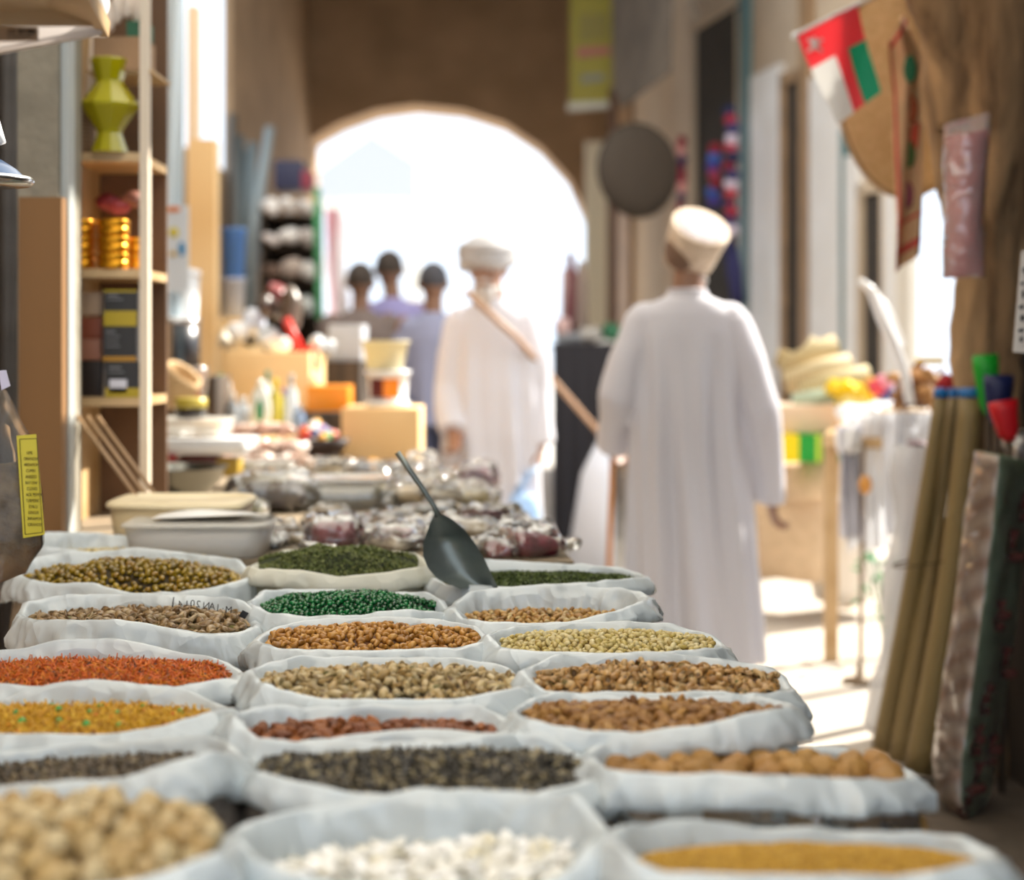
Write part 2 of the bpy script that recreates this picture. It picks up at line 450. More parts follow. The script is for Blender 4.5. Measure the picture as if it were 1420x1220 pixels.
mk('red','white sack of orange-red crunchy spice strands at the left edge of the stall',2.97,.16,
   [(-90,925),(-40,908),(28,900),(93,886),(169,889),(225,900),(310,917),(336,935)],
   [(-90,925),(-40,948),(60,955),(180,957),(253,952),(320,940),(336,935)],drop=0.017,mound=.010,seed=3,cuff=0.038,bodyc=((.2,.14,.1),(.35,.24,.18)))
mk('yellow','white sack of yellow noodle mix with green peas, in front of the orange-red one',2.63,.16,
   [(-110,1000),(-50,985),(0,974),(34,957),(101,944),(145,944),(237,952),(290,970),(322,984)],
   [(-110,1000),(-50,1014),(0,1019),(135,1021),(186,1013),(237,1004),(287,990),(322,984)],drop=0.026,ty=.004,mound=.010,seed=4,cuff=0.030,bodyc=((.3,.24,.16),(.45,.38,.25)))
mk('darkmix','white sack of dark mixed seeds, between the yellow mix and the big cream nuts',2.29,.16,
   [(-120,1065),(-60,1050),(0,1045),(100,1035),(210,1028),(291,1022),(320,1030),(336,1050)],
   [(-120,1075),(-60,1090),(0,1092),(101,1086),(169,1076),(237,1058),(290,1044),(336,1050)],drop=0.039,mound=.002,seed=5,tilt=.014,cuff=0.036,bodyc=((.14,.12,.10),(.24,.20,.17)))
mk('cream','white sack heaped with big cream-coloured nuts in the near left corner',1.86,.16,
   [(-150,1190),(-80,1160),(0,1150),(120,1146),(210,1143),(291,1146),(325,1168)],
   [(-150,1200),(0,1245),(100,1240),(203,1218),(287,1185),(325,1168)],drop=0.011,mound=.016,seed=6,bodyc=((.3,.25,.2),(.45,.4,.3)))
mk('rear','white sack with a rolled rim seen edge-on behind the olive-brown nuts',4.5,.14,
   [(26,756),(65,738),(141,741),(268,754),(335,777)],[(26,756),(65,757),(135,768),(250,779),(335,777)],drop=0.019,mound=.01,seed=7,bodyc=((.3,.25,.2),(.45,.4,.3)))
mk('herb','cream-rimmed sack heaped high with dried green herb leaves',4.15,.16,
   [(345,786),(394,763),(480,762),(577,768),(594,784)],
   [(345,786),(366,789),(413,792),(456,797),(475,804),(493,798),(537,795),(586,787),(594,784)],drop=0.009,mound=.036,seed=8,mat=plastic_warm,cuff=.034,bodyc=((.2,.18,.12),(.3,.28,.2)),fold=.003,sq=.6)
mk('green','white sack of emerald green sugar-coated beads',3.7,.16,
   [(348,836),(366,817),(397,817),(506,820),(593,822),(612,832),(620,850)],
   [(348,836),(370,850),(404,855),(506,853),(543,847),(568,845),(600,848),(620,850)],drop=0.012,mound=.026,cuff=0.040,seed=9,bodyc=((.12,.14,.12),(.2,.24,.2)))
mk('cashew','white sack of fried golden cashew nuts in the middle column',3.3,.165,
   [(354,890),(385,869),(422,861),(518,855),(599,858),(661,870),(681,889)],
   [(354,890),(379,897),(407,901),(506,904),(630,899),(661,893),(681,889)],drop=0.013,mound=.018,cuff=0.045,seed=10,fold=.008,bodyc=((.2,.15,.1),(.3,.24,.17)))
mk('pist','white sack of pale in-shell pistachios in the middle column, in front of the cashews',2.86,.17,
   [(345,932),(372,920),(410,909),(506,913),(608,913),(655,917),(698,926),(729,951)],
   [(345,932),(358,944),(382,954),(444,971),(537,971),(630,970),(692,960),(729,951)],drop=0.017,ty=.010,mound=.018,seed=11,cuff=0.042,bodyc=((.25,.2,.15),(.38,.3,.22)),sq=.6)
mk('almond','white sack of dark red-brown almonds, behind the dark striped seeds',2.51,.145,
   [(322,992),(350,984),(400,979),(423,985),(480,982),(548,979),(662,979),(690,990),(716,1014)],
   [(322,992),(335,1010),(355,1026),(420,1031),(520,1032),(620,1030),(690,1022),(716,1014)],drop=0.031,mound=.006,cuff=0.035,seed=12,sq=.6,bodyc=((.25,.2,.15),(.38,.3,.22)))
mk('sun','large white sack of dark striped sunflower seeds',2.28,.165,
   [(333,1070),(354,1050),(434,1024),(510,1016),(579,1010),(662,1018),(757,1019),(803,1048),(838,1074)],
   [(333,1070),(388,1078),(434,1088),(495,1102),(600,1106),(738,1104),(785,1092),(838,1074)],drop=0.016,mound=.016,seed=13,ty=.006,bodyc=((.14,.12,.10),(.24,.20,.17)),cuff=0.032)
mk('white','large white sack of white pumpkin seeds at the near edge of the stall',1.92,.165,
   [(324,1160),(343,1143),(396,1128),(510,1113),(579,1094),(662,1098),(757,1102),(803,1105),(838,1155)],
   [(324,1160),(343,1185),(388,1208),(472,1228),(600,1240),(738,1235),(800,1205),(838,1155)],drop=0.035,ty=.006,mound=.008,tilt=.012,seed=14,bodyc=((.6,.6,.58),(.7,.7,.68)),cuff=.07,fill=.93)
mk('herb2','pale sack of dark green herb flakes with the metal scoop stuck in it',4.05,.15,
   [(600,802),(640,782),(673,776),(728,780),(800,783),(856,787),(897,800)],
   [(600,802),(625,812),(692,813),(765,812),(820,808),(864,803),(897,800)],drop=0.013,mound=.010,seed=15,cuff=.035,fold=.003,bodyc=((.2,.18,.14),(.3,.28,.2)))
mk('mixnut','shiny white sack of light brown mixed kernels, high back wall, beside the metal scoop',3.65,.165,
   [(626,842),(650,820),(690,815),(740,812),(783,810),(856,814),(890,820),(904,830)],
   [(626,842),(640,858),(670,863),(739,866),(805,861),(856,848),(885,838),(904,830)],drop=0.030,mound=.006,cuff=0.036,seed=16,fold=.009,bodyc=((.3,.26,.2),(.4,.34,.26)))
mk('pale','white sack of pale yellow blanched kernels on the right side of the stall',3.26,.165,
   [(679,881),(710,870),(754,866),(805,863),(856,861),(930,866),(988,883),(1006,899)],
   [(679,881),(690,895),(710,901),(783,907),(893,906),(966,902),(1006,899)],drop=0.015,mound=.012,cuff=0.040,seed=17,bodyc=((.35,.28,.2),(.5,.42,.3)))
mk('pist2','white sack of roasted in-shell pistachios on the right side of the stall',2.9,.165,
   [(723,930),(745,920),(768,910),(820,906),(915,905),(1003,916),(1065,925),(1085,938),(1097,957)],
   [(723,930),(735,948),(754,960),(820,966),(960,968),(1058,963),(1097,957)],drop=0.015,ty=.006,mound=.020,cuff=0.036,seed=18,bodyc=((.25,.2,.15),(.38,.3,.22)),sq=.6)
mk('almond2','white sack of shelled brown almonds on the right side, behind the walnuts',2.59,.165,
   [(712,987),(739,969),(768,961),(820,961),(893,961),(1003,958),(1058,968),(1102,981)],
   [(712,987),(724,996),(765,1007),(871,1018),(966,1006),(1039,990),(1102,981)],drop=0.025,ty=.010,mound=.008,seed=19,sq=.6,bodyc=((.25,.2,.15),(.38,.3,.22)),cuff=0.035)
mk('walnut','clear plastic sack of whole walnuts with a white folded rim',2.3,.165,
   [(814,1050),(830,1032),(915,1034),(1032,1031),(1168,1039),(1231,1058),(1272,1080)],
   [(814,1050),(839,1070),(938,1075),(1050,1076),(1140,1078),(1231,1082),(1272,1080)],drop=0.049,ty=.006,mound=.006,seed=20,fold=.009,clear=True,sq=.62,cuff=0.033)
mk('grain','wide white sack of fine mustard-yellow grain at the near right corner',1.89,.165,
   [(848,1160),(866,1144),(969,1138),(1068,1147),(1163,1151),(1267,1153),(1339,1162),(1386,1192)],
   [(848,1160),(884,1196),(915,1210),(1050,1218),(1276,1215),(1330,1204),(1386,1192)],drop=0.045,ty=.004,mound=.010,cuff=0.045,seed=21,sq=.62,bodyc=((.35,.28,.12),(.5,.4,.2)))

# --- fill them
def pal(*h):
    r=[]
    for x in h:
        c=[int(x[i:i+2],16)/255 for i in (0,2,4)]
        r.append(tuple(k/12.92 if k<=.04045 else ((k+.055)/1.055)**2.4 for k in c))
    return r
NUT={}
def nutmat(name,cols,rough=.45,coat=0,var=.5,vs=180,bump=0,bs=200): return M(name,(.5,.4,.3),rough=rough,rnd=pal(*cols),coat=coat,var=var,vscale=vs,bump=bump,bscale=bs)
m_shell=nutmat('pistachio_shell',['b5965c','d2ba84','bf9a5c','e2cfa2','94763f'],.38)
m_kern=nutmat('pistachio_kernel',['6d6a2c','7c5a34','5d4a2a'],.6)
m_shell2=nutmat('pistachio_shell_roasted',['c08c46','d2a662','a87638','e0bb80','94672f'],.4)
m_shell3=nutmat('pistachio_shell_brown',['8e6f45','a98a5b','7a5b38','bfa67c','93724a'],.32)
m_cash=nutmat('cashew_fried',['c8903c','b0782c','dca654','c08434','91601f'],.42)
m_alm=nutmat('almond_skin',['964e16','7a3c0e','b0641f','5c2a08'],.45,bump=.5)
m_alm2=nutmat('almond_skin_light',['a06c2c','b5813a','85541f','c8964a'],.5,bump=.5)
m_pale=nutmat('kernel_pale',['decb86','ccb460','eadba6','bfa354'],.45)
m_mix=nutmat('kernel_mixed',['b07a30','d2a85c','946424','e2c88c'],.45)
m_oliv=nutmat('candied_nut_glaze',['8f7410','a88a18','6e5a10','96700f','bd9e20'],.2,coat=.35)
m_green=nutmat('green_glaze',['07602a','064a20','0b7336','043616'],.25,coat=.25,var=0)
m_waln=nutmat('walnut_shell',['b58240','c89850','9c6c2c'],.55,bump=.6,bs=120)
m_cream=nutmat('cream_shell',['cfb27c','dcc596','bf9d63','c9aa70'],.5)
m_white=nutmat('white_seed',['f4f4f0','e6e2d6','ffffff','d9cfae'],.5,var=0)
m_sun=nutmat('sunflower_seed',['25221d','3c362b','181512','5c503a','a3946e'],.42,var=0)
m_dmix=nutmat('dark_seed',['3a3024','544636','6b5a42','2a241c','8b7a5a'],.45,var=0)
m_herb=nutmat('dried_herb',['4e5a28','667034','3b451d','7d8446','5b5f2a'],.7,var=0)
m_herb2=nutmat('dried_herb_dark',['3b4a17','4f5f20','2b3712','5f6d2c'],.7,var=0)
m_red=nutmat('red_strand',['c25406','d66c0e','a63c02','de8618','6a2c06'],.5,var=0)
m_yel=nutmat('yellow_strand',['c99412','dba81c','b8800e','e3b936','a9700c'],.5,var=0)
m_grain=nutmat('mustard_grain',['b88a22','c99b30','a67a1a','d6ac45'],.55,var=0)
m_darkheap={}
def hm(name,col): return M('heap_'+name,pal(col)[0],rough=.7,var=.8,vscale=120,bump=.6,bscale=160)

CNT={}
def fill(key,kind,cat,label,group,meshes,tm,spacing,maxind,heapcol,stuffname,stufflabel,mats,scale=(.88,1.12),flat=.5,lift=.003,extra=None):
    s=S[key]
    hmb=s.heap('x',None)
    pts=s.points(spacing)
    vis=[p for p in pts if s.seen(p)]
    vis.sort(key=lambda p:p.y)
    ind=vis[:maxind]; rest=[p for p in pts if p not in ind] if maxind else pts
    if maxind:
        me=[m.mesh(kind,mats) for m in meshes]
        individuals(me,kind,label,cat,group,ind,scale,flat,lift)
        CNT[kind]=CNT.get(kind,0)+len(ind)
    mb=hmb; n0=len(mb.f)
    tmpl=np_template(tm)
    under=s.points(spacing*1.05)
    scatter_into(mb,(tmpl[0],tmpl[1],[x+1 for x in tmpl[2]]),rest,scale,flat,lift)
    if maxind: scatter_into(mb,(tmpl[0],tmpl[1],[x+1 for x in tmpl[2]]),under,scale,flat,lift-spacing*.45)
    if extra: extra(mb,s)
    mb.build(stuffname,[hm(key,heapcol)]+list(mats),None,label=stufflabel,cat=cat,kind='stuff',origin=tuple(S[key].C[:2])+(S[key].zc,))
    pass

pm=[t_pistachio(gap=g) for g in (.12,.24,.34)]
fill('pist','pistachio','nut','pale tan in-shell pistachio in the sack in front of the fried cashews','pistachios in the middle sack',pm,pm[1],.0148,120,'5d452b','pistachio_heap','pale pistachios filling the middle sack under the top ones',[m_shell,m_kern],lift=.004,scale=(.95,1.25))
fill('pist2','pistachio','nut','orange-tan roasted in-shell pistachio in the sack behind the shelled almonds','pistachios in the right sack',pm,pm[1],.0140,100,'5d3d24','pistachio_heap','roasted pistachios filling the sack behind the right almonds',[m_shell2,m_kern],lift=.004,scale=(.9,1.15))
fill('shell','pistachio','nut','brown in-shell pistachio in the sack marked with black lettering','pistachios in the lettered sack',pm,pm[1],.0165,80,'4a3722','pistachio_heap','brown pistachios filling the lettered sack under the top ones',[m_shell3,m_kern],lift=.004,scale=(1.1,1.4))
cm=[t_cashew(R,.0042,a) for R,a in ((.0068,2.4),(.0062,2.8),(.0075,2.0))]
fill('cashew','cashew','nut','golden fried cashew in the white sack of the middle column','fried cashews',cm,cm[0],.0125,230,'6b3f17','cashew_heap','fried cashews filling the middle sack under the top ones',[m_cash],lift=.003)
am=[t_ovoid(.0118,.0070,.0048,taper=.3)]
fill('almond','almond','nut','dark red-brown almond in the sack behind the striped seeds','dark almonds in the middle sack',am,am[0],.0142,130,'4a1f0f','almond_heap','dark almonds filling the middle sack under the top ones',[m_alm],lift=.004)
fill('almond2','almond','nut','light brown almond in the sack behind the walnuts','light almonds in the right sack',am,am[0],.0135,160,'5a3517','almond_heap','light brown almonds filling the right sack under the top ones',[m_alm2],lift=.003)
km=[t_ovoid(.0078,.0050,.0045,taper=.1),t_cashew(.0052,.0034,2.4)]
fill('pale','blanched_kernel','nut','pale yellow blanched kernel in the right-hand white sack','pale blanched kernels',km,km[0],.0112,260,'8d7440','blanched_kernel_heap','pale kernels filling the right-hand sack under the top ones',[m_pale],lift=.003)
fill('mixnut','mixed_kernel','nut','light brown kernel in the high-walled sack beside the scoop','mixed kernels beside the scoop',km,km[0],.0125,110,'4f3013','mixed_kernel_heap','mixed kernels filling the high-walled sack',[m_mix],lift=.003)
om=[t_ovoid(.0075,.0058,.0055,taper=.1)]
fill('olive','candied_nut','nut','glossy olive-brown candied nut in the rear left sack','candied nuts in the rear left sack',om,om[0],.0122,300,'3a2c08','candied_nut_heap','glossy candied nuts filling the rear left sack',[m_oliv],lift=.003)
gm=[t_ovoid(.0050,.0042,.0040,8,6,taper=0)]
fill('green','sugared_bead','sweet','emerald green sugar-coated bead in the white middle sack','green sugared beads',gm,gm[0],.0092,280,'06351a','sugared_bead_heap','green beads filling the sack under the top ones',[m_green],lift=.002)
wm=[t_walnut(.0185,i) for i in range(3)]
fill('walnut','walnut','nut','whole brown walnut in the clear plastic sack','walnuts',wm,wm[0],.031,60,'2b1c10','walnut_heap','walnuts deeper in the clear plastic sack',[m_waln],lift=.012,flat=1.5,scale=(.85,1.12))
crm=[t_ovoid(.0135,.0105,.0100,14,10,taper=.15,wr=.12),t_ovoid(.0125,.0110,.0100,14,10,taper=-.1,wr=.15,seed=3)]
fill('cream','cream_nut','nut','big cream-coloured nut in the heaped sack at the near left corner','big cream nuts',crm,crm[0],.0225,110,'6b5330','cream_nut_heap','cream nuts filling the near left sack under the top ones',[m_cream],lift=.009,scale=(.9,1.25),flat=1)
wsd=[t_ovoid(.0095,.0055,.0022,8,5,taper=.3)]
fill('white','pumpkin_seed','seed','white pumpkin seed in the large sack at the near edge','white pumpkin seeds',wsd,wsd[0],.0125,220,'cfc8b4','pumpkin_seed_heap','white pumpkin seeds filling the large near sack',[m_white],lift=.002,flat=.35,scale=(.85,1.3))
# countless small stuff
def stuff(key,name,cat,label,tm,spacing,heapcol,mats,extra=None,**kw):
    fill(key,name,cat,label,'',[],tm,spacing,0,heapcol,name,label,mats,extra=extra,**kw)
ss=t_ovoid(.0068,.0028,.0018,6,4,taper=.3)
def layers(tm,mi,spacing,lift,flat,frac=1):
    T=np_template(tm)
    def f(mb,s):
        p=s.points(spacing)
        if frac<1: p=p[:int(len(p)*frac)]
        scatter_into(mb,(T[0],T[1],[x+mi for x in T[2]]),p,(.8,1.25),flat,lift)
    return f
def multi(*fs):
    def f(mb,s):
        for g in fs: g(mb,s)
    return f
stuff('sun','sunflower_seeds','seeds','dark striped sunflower seeds in the large middle sack',ss,.0062,'1d1a15',[m_sun],flat=.5,lift=.002,extra=layers(ss,1,.0075,.004,.7))
ds=t_ovoid(.0055,.0032,.0024,6,4,taper=.3)
stuff('darkmix','mixed_dark_seeds','seeds','dark mixed seeds in the sack before the yellow mix',ds,.0072,'241d15',[m_dmix],flat=.6,lift=.002,extra=layers(ds,1,.0085,.004,.8))
fk=t_flake(.0042,.0022)
stuff('herb','dried_herb_leaves','herbs','dried green herb leaves heaped in the cream-rimmed sack',fk,.0046,'2f3817',[m_herb],flat=.7,lift=.001,scale=(.7,1.3),extra=multi(layers(fk,1,.0052,.003,.9),layers(fk,1,.007,.005,.9)))
stuff('herb2','dried_herb_flakes','herbs','dark green herb flakes in the sack holding the scoop',fk,.0048,'242f10',[m_herb2],flat=.8,lift=.001,extra=layers(fk,1,.0054,.004,1))
st=t_stick(.017,.0011)
stuff('red','orange_spice_strands','snack','orange-red crunchy strands in the left sack',st,.0042,'7d2208',[m_red,nutmat('dark_bit',['3a1a0c','5a2a10'],.5,var=0)],flat=.35,lift=.001,
      extra=multi(layers(st,1,.0052,.004,.5),layers(st,1,.007,.006,.7),layers(t_ovoid(.004,.003,.003,6,4),2,.012,.004,1,.5)))
m_pea=nutmat('green_pea',['1d8a3c','2aa04a'],.4,var=0)
pea=t_ovoid(.0052,.0048,.0046,8,6,taper=0); 
stuff('yellow','yellow_noodle_mix','snack','yellow noodle snack mix with green peas',st,.0046,'a87a10',[m_yel,m_pea,m_red],flat=.35,lift=.001,
      extra=multi(layers(st,1,.0055,.004,.5),layers(st,1,.008,.006,.7),layers(pea,2,.038,.006,1,.8),layers(t_ovoid(.004,.003,.003,6,4),3,.03,.005,1,.8)))
tg=t_tiny(.0021)
stuff('grain','mustard_grains','grain','fine mustard-yellow grain in the near right sack',tg,.0034,'a67b1e',[m_grain],flat=1,lift=.0008)
stuff('rear','pale_kernels','nuts','pale kernels just visible in the rear sack with the rolled rim',km[0],.013,'8d7a5a',[m_pale],lift=.003)

# walnuts pressed against the clear front of their sack
s=S['walnut']; k=0; mes=[m.mesh('walnut',m_waln) for m in wm]
for row in range(4):
    for i in range(14):
        px=838+i*32+(row%2)*15+random.uniform(-4,4)
        d=s.dc-s.hy*(1-((px-1043)/245)**4 if abs(px-1043)<245 else 0)*.93+.03
        o=bpy.data.objects.new('walnut',random.choice(mes)); COL.objects.link(o)
        o.location=at(px,1112+row*34,d); o.location.z=max(o.location.z,.49)
        o.rotation_euler=[random.uniform(0,6) for _ in range(3)]
        q=random.uniform(.85,1.05); o.scale=(q,q,q)
        tag(o,'brown walnut pressed against the clear side of the walnut sack','nut','walnuts behind the clear plastic')

# lettering on the inside of the rim, seen through the plastic from behind (mirrored)
ink=M('black_ink',(.03,.03,.035),rough=.6)
s=S['shell']; px0=[(250,838,'4'),(259,838,'1'),(267,837,'0'),(275,838,'2'),(286,840,'N'),(294,841,'A'),(302,843,'J'),(309,845,':'),(317,846,'M')]
def back_d(s,px):
    best=min((abs(710+FP*p[0]/p[1]-px),p[1]) for p in s.P if p[1]>s.dc)
    return best[1]
for (px,py,ch) in px0:
    d=back_d(s,px)-.035-max(0,(px-300)/16*.03)
    text_mesh(ch,.017,ink,'lettering',s.root,at(px,py,d),(PI/2-.25,0,.0-.25*(px-250)/66),mirror=True)
mb=MB(); mb.tube([at(241,828,back_d(s,240)-.025),at(239,843,back_d(s,240)-.043)],.0012,6); mb.build('pen_stroke',ink,s.root)
mb=MB(); mb.box(at(338,852,s.dc+.02),(.012,.002,.012),rot=Euler((.3,.5,.6))); mb.build('black_tape',ink,s.root)
# ------------------------------------------------------------------ the place itself
m_floor=M('floor_dust',(.56,.50,.43),rough=.75,col2=(.40,.35,.29),var=.8,vscale=1.8,bump=.5,bscale=14)
m_brownwall=M('mud_plaster',(.42,.27,.15),rough=.9,col2=(.27,.17,.09),var=.8,vscale=2.2,bump=.7,bscale=9)
m_beige=M('beige_plaster',(.62,.51,.38),rough=.85,col2=(.48,.38,.28),var=.7,vscale=1.5,bump=.4,bscale=8)
m_cream=M('cream_paint',(.74,.70,.62),rough=.6,col2=(.62,.57,.5),var=.5,vscale=3)
m_whitep=M('white_paint',(.82,.82,.82),rough=.45,col2=(.68,.67,.64),var=.4,vscale=4)
m_dark=M('painted_recess_shade',(.045,.038,.032),rough=.9,var=.5,vscale=5)
m_grayplaster=M('grey_plaster',(.30,.27,.21),rough=.9,col2=(.19,.17,.13),var=.9,vscale=7,bump=.7,bscale=25)
m_tanwood=M('tan_board',(.21,.10,.028),rough=.6,col2=(.17,.08,.022),wave=(1.2,5,'X'),stretch=(1,1,.15))
m_ply=M('plywood',(.92,.64,.32),rough=.55,col2=(.84,.55,.25),wave=(2,6,'Z'),stretch=(1,1,.3))
m_pine=M('pine',(.55,.38,.20),rough=.5,col2=(.42,.27,.12),wave=(4,5,'Y'),stretch=(1,.25,1))
m_darkwood=M('dark_wood',(.075,.05,.032),rough=.8,col2=(.035,.024,.016),wave=(3,6,'X'),stretch=(1,1,.2),bump=.4)
m_bark=M('old_timber',(.48,.30,.15),rough=.9,col2=(.14,.08,.038),var=1,vscale=6,stretch=(2.2,2.2,.35),bump=1,bscale=12)
m_out=M('sunlit_sand',(.75,.72,.66),rough=.9,var=.3,vscale=.4)
m_teal=M('teal_paint',(.12,.22,.24),rough=.5)
m_tanpost=M('tan_post',(.42,.27,.15),rough=.6,var=.5,vscale=5)
m_chrome=M('steel',(.55,.55,.55),rough=.22,metal=1)
m_darksteel=M('dark_steel',(.22,.25,.24),rough=.42,metal=.75,var=.5,vscale=14,bump=.15,bscale=30)
m_whitepl=M('white_plastic',(.82,.83,.84),rough=.3)
m_clear=make_foil('clear_plastic',6,.05,.3,milk=.16)
m_frost=M('frosted_plastic',(.80,.78,.72),rough=.28,alpha=.5,spec=.9)
m_foil=make_foil('crinkled_plastic',13,.02,.6,milk=.05,rough=.10)
def flat(name,hexc,rough=.5,**k): return M(name,pal(hexc)[0],rough=rough,**k)

def struct(name,mb,mats): return mb.build(name,mats,kind='structure')
TZ=.80
mb=MB(); mb.box((1,7.2,-.05),(8.5,19,.1)); struct('floor_1',mb,m_floor)
mb=MB(); mb.box((1.65,1.85,.006),(2.1,5.4,.012)); mb.noise(.0,1); struct('floor_shade_slab',mb,M('painted_floor_shade',(.11,.08,.055),rough=.9,col2=(.06,.045,.03),var=.8,vscale=6,bump=.8,bscale=18))  # dark brown slab: the stall's shade on the floor, put in as colour
mb=MB(); mb.box((0,38,-.06),(40,42.6,.1)); mb.box((9.3,7,-.06),(8,19,.1)); struct('ground_outside',mb,m_out)
# left wall with a high opening
mb=MB()
mb.box((-2.08,3.1,2.45),(.06,10.6,4.9)); mb.box((-2.08,10.0,1.25),(.06,3.2,2.5)); mb.box((-2.08,14.0,2.45),(.06,4.8,4.9)); mb.box((-2.08,10.0,4.85),(.06,3.2,.1))
struct('wall_left',mb,m_brownwall)
# end wall with the arch
D=16.0
arch=[(430,655),(430,192),(470,170),(520,152),(575,145),(640,151),(700,170),(750,203),(790,247),(814,300),(822,350),(822,655)]
ap=[at(x,y,D) for x,y in arch]
for q in (ap[0],ap[-1]): q.z=0
mb=MB()
def quad(a,b,c,d_,dep=.7): mb.prism([a,b,c,d_],(0,0,0),(0,dep,0))
Z1=5.0
quad(Vector((-2.25,D,0)),Vector((ap[0].x,D,0)),Vector((ap[0].x,D,Z1)),Vector((-2.25,D,Z1)))
for a,b in zip(ap[1:-1],ap[2:-1]):
    quad(a,b,Vector((b.x,D,Z1)),Vector((a.x,D,Z1)))
quad(Vector((ap[-1].x,D,0)),Vector((2.6,D,0)),Vector((2.6,D,Z1)),Vector((ap[-1].x,D,Z1)))
struct('wall_arch',mb,m_brownwall)
mb=MB(); mb.box((.6,13.6,5.0),(5.6,6.4,.12)); struct('ceiling_1',mb,m_darkwood)
m_diffuser=M('added_diffuser_cloth',(.88,.84,.76),rough=.9,transl=CLOTH_T)
mb=MB(); mb.grid(lambda u,v:Vector((-2.2+u*4.15,-2.6+v*13.1,4.45+.10*math.sin(u*PI)*-1+.02*math.sin(v*40))),20,60); struct('ceiling_added_cloth',mb,m_diffuser)  # unseen cloth added overhead to stop direct sun and soften the light
mb=MB(); mb.box((1.42,1.9,2.75),(1.35,6.4,.06)); struct('ceiling_added_blocker',mb,m_darkwood)  # unseen opaque sheet added to darken the floor on the right
# ceiling beams
for y in (11.5,13.5): 
    mb=MB(); mb.tube([(-2.1,y,4.86),(2.9,y,4.84)],.07,10); struct('trim_1',mb,m_darkwood)
# right wall: a slanting shop front
A=Vector((.98,16,0)); B=Vector((2.36,9.0,0)); Wd=(B-A).normalized(); Wn=Vector((Wd.y,-Wd.x,0))   # Wn points away from the passage
if Wn.x<0: Wn=-Wn
LW=(B-A).length; RZW=math.atan2(Wd.y,Wd.x)
def wallu(px):
    """distance along the right wall that shows at column px"""
    k=(px-710)/FP; # X=k*Y ; A+u*Wd
    return (k*A.y-A.x)/(Wd.x-k*Wd.y)
def wallu_off(px,off):
    k=(px-710)/FP; A2=A-Wn*off
    return (k*A2.y-A2.x)/(Wd.x-k*Wd.y)
def wpt(px,py,off=0):
    q=A-Wn*off+Wd*wallu_off(px,off); return Vector((q.x,q.y,CZ-(py-HZ)*q.y/FP))
def wallbox(mb,x0,x1,y0,y1,off,th,mi=0):
    """box on the wall between columns x0..x1, rows y0..y1 (at its own depth), standing off metres proud"""
    off=min(off,.05); th=min(th,.05)
    u0,u1=wallu_off(x0,off),wallu_off(x1,off); um=(u0+u1)/2; c=A+Wd*um
    za=CZ-(y0-HZ)*c.y/FP; zb=CZ-(y1-HZ)*c.y/FP
    c=c-Wn*(off-th/2)
    mb.box((c.x,c.y,(za+zb)/2),(abs(u1-u0),th,abs(za-zb)),rz=RZW,mi=mi); return mb
mb=MB(); c=A+Wd*(LW-.75)/2+Wn*.02
mb.box((c.x,c.y,2.45),(LW-.75,.04,4.9),rz=RZW); struct('wall_right',mb,m_beige)
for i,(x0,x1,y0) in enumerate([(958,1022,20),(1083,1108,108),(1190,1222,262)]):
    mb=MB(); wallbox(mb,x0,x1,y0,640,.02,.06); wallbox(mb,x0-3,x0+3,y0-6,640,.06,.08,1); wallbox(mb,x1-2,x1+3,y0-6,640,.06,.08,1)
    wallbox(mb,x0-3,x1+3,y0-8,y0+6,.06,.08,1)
    struct('door_%d'%(i+1),mb,[m_dark,m_tanpost if i==1 else m_beige])  # flush panels, with the shade inside the openings painted as near-black
for i,(x0,x1,y0,y1,mm,off) in enumerate([(930,956,-60,700,m_beige,.18),(1040,1080,98,720,m_whitep,.22),(1024,1034,-60,720,m_teal,.12),(1107,1121,-60,720,m_tanpost,.16),
        (1122,1164,100,740,m_whitep,.24),(1171,1188,215,740,m_whitep,.14),(1164,1171,180,740,m_teal,.05),(1224,1241,240,740,m_whitep,.15),(1242,1262,-60,740,m_cream,.04),(856,872,-60,640,m_tanpost,.1)]):
    mb=MB(); wallbox(mb,x0,x1,y0,y1,off,.2); struct('trim_%d'%(i+2),mb,mm)
# near right: dark timber wall behind the rolls
mb=MB(); mb.box((2.55,5.25,2.0),(2.1,.12,4.0)); mb.box((2.0,2.2,2.0),(.12,6.0,4.0)); struct('wall_stall',mb,m_darkwood)
# pavilion outside the arch
p=thing('pavilion','pale gabled pavilion roof on posts in the glare beyond the arch','building',(-2.3,28,0))
g=[at(425,250,28),at(515,186,28),at(578,226,28),at(578,276,28),at(425,276,28)]
mb=MB(); mb.prism(g,(0,0,0),(0,4,0)); mb.build('roof',flat('pale_sheet','b9bcc0'),p)
for x in (462,572):
    q=at(x,276,28); mb=MB(); mb.box((q.x,28.2,q.z/2),(.22,.22,q.z)); mb.build('post',m_cream,p)
mb=MB(); q=at(452,300,26); mb.grid(lambda u,v:Vector((q.x+u*.35+.03*math.sin(v*9),26,q.z-v*1.6)),6,14); mb.build('banner',M('striped_cloth',(.8,.78,.76),col2=(.7,.35,.35),wave=(2,1,'X'),rough=.8),label='red and white banner hanging beyond the left side of the arch',cat='banner')

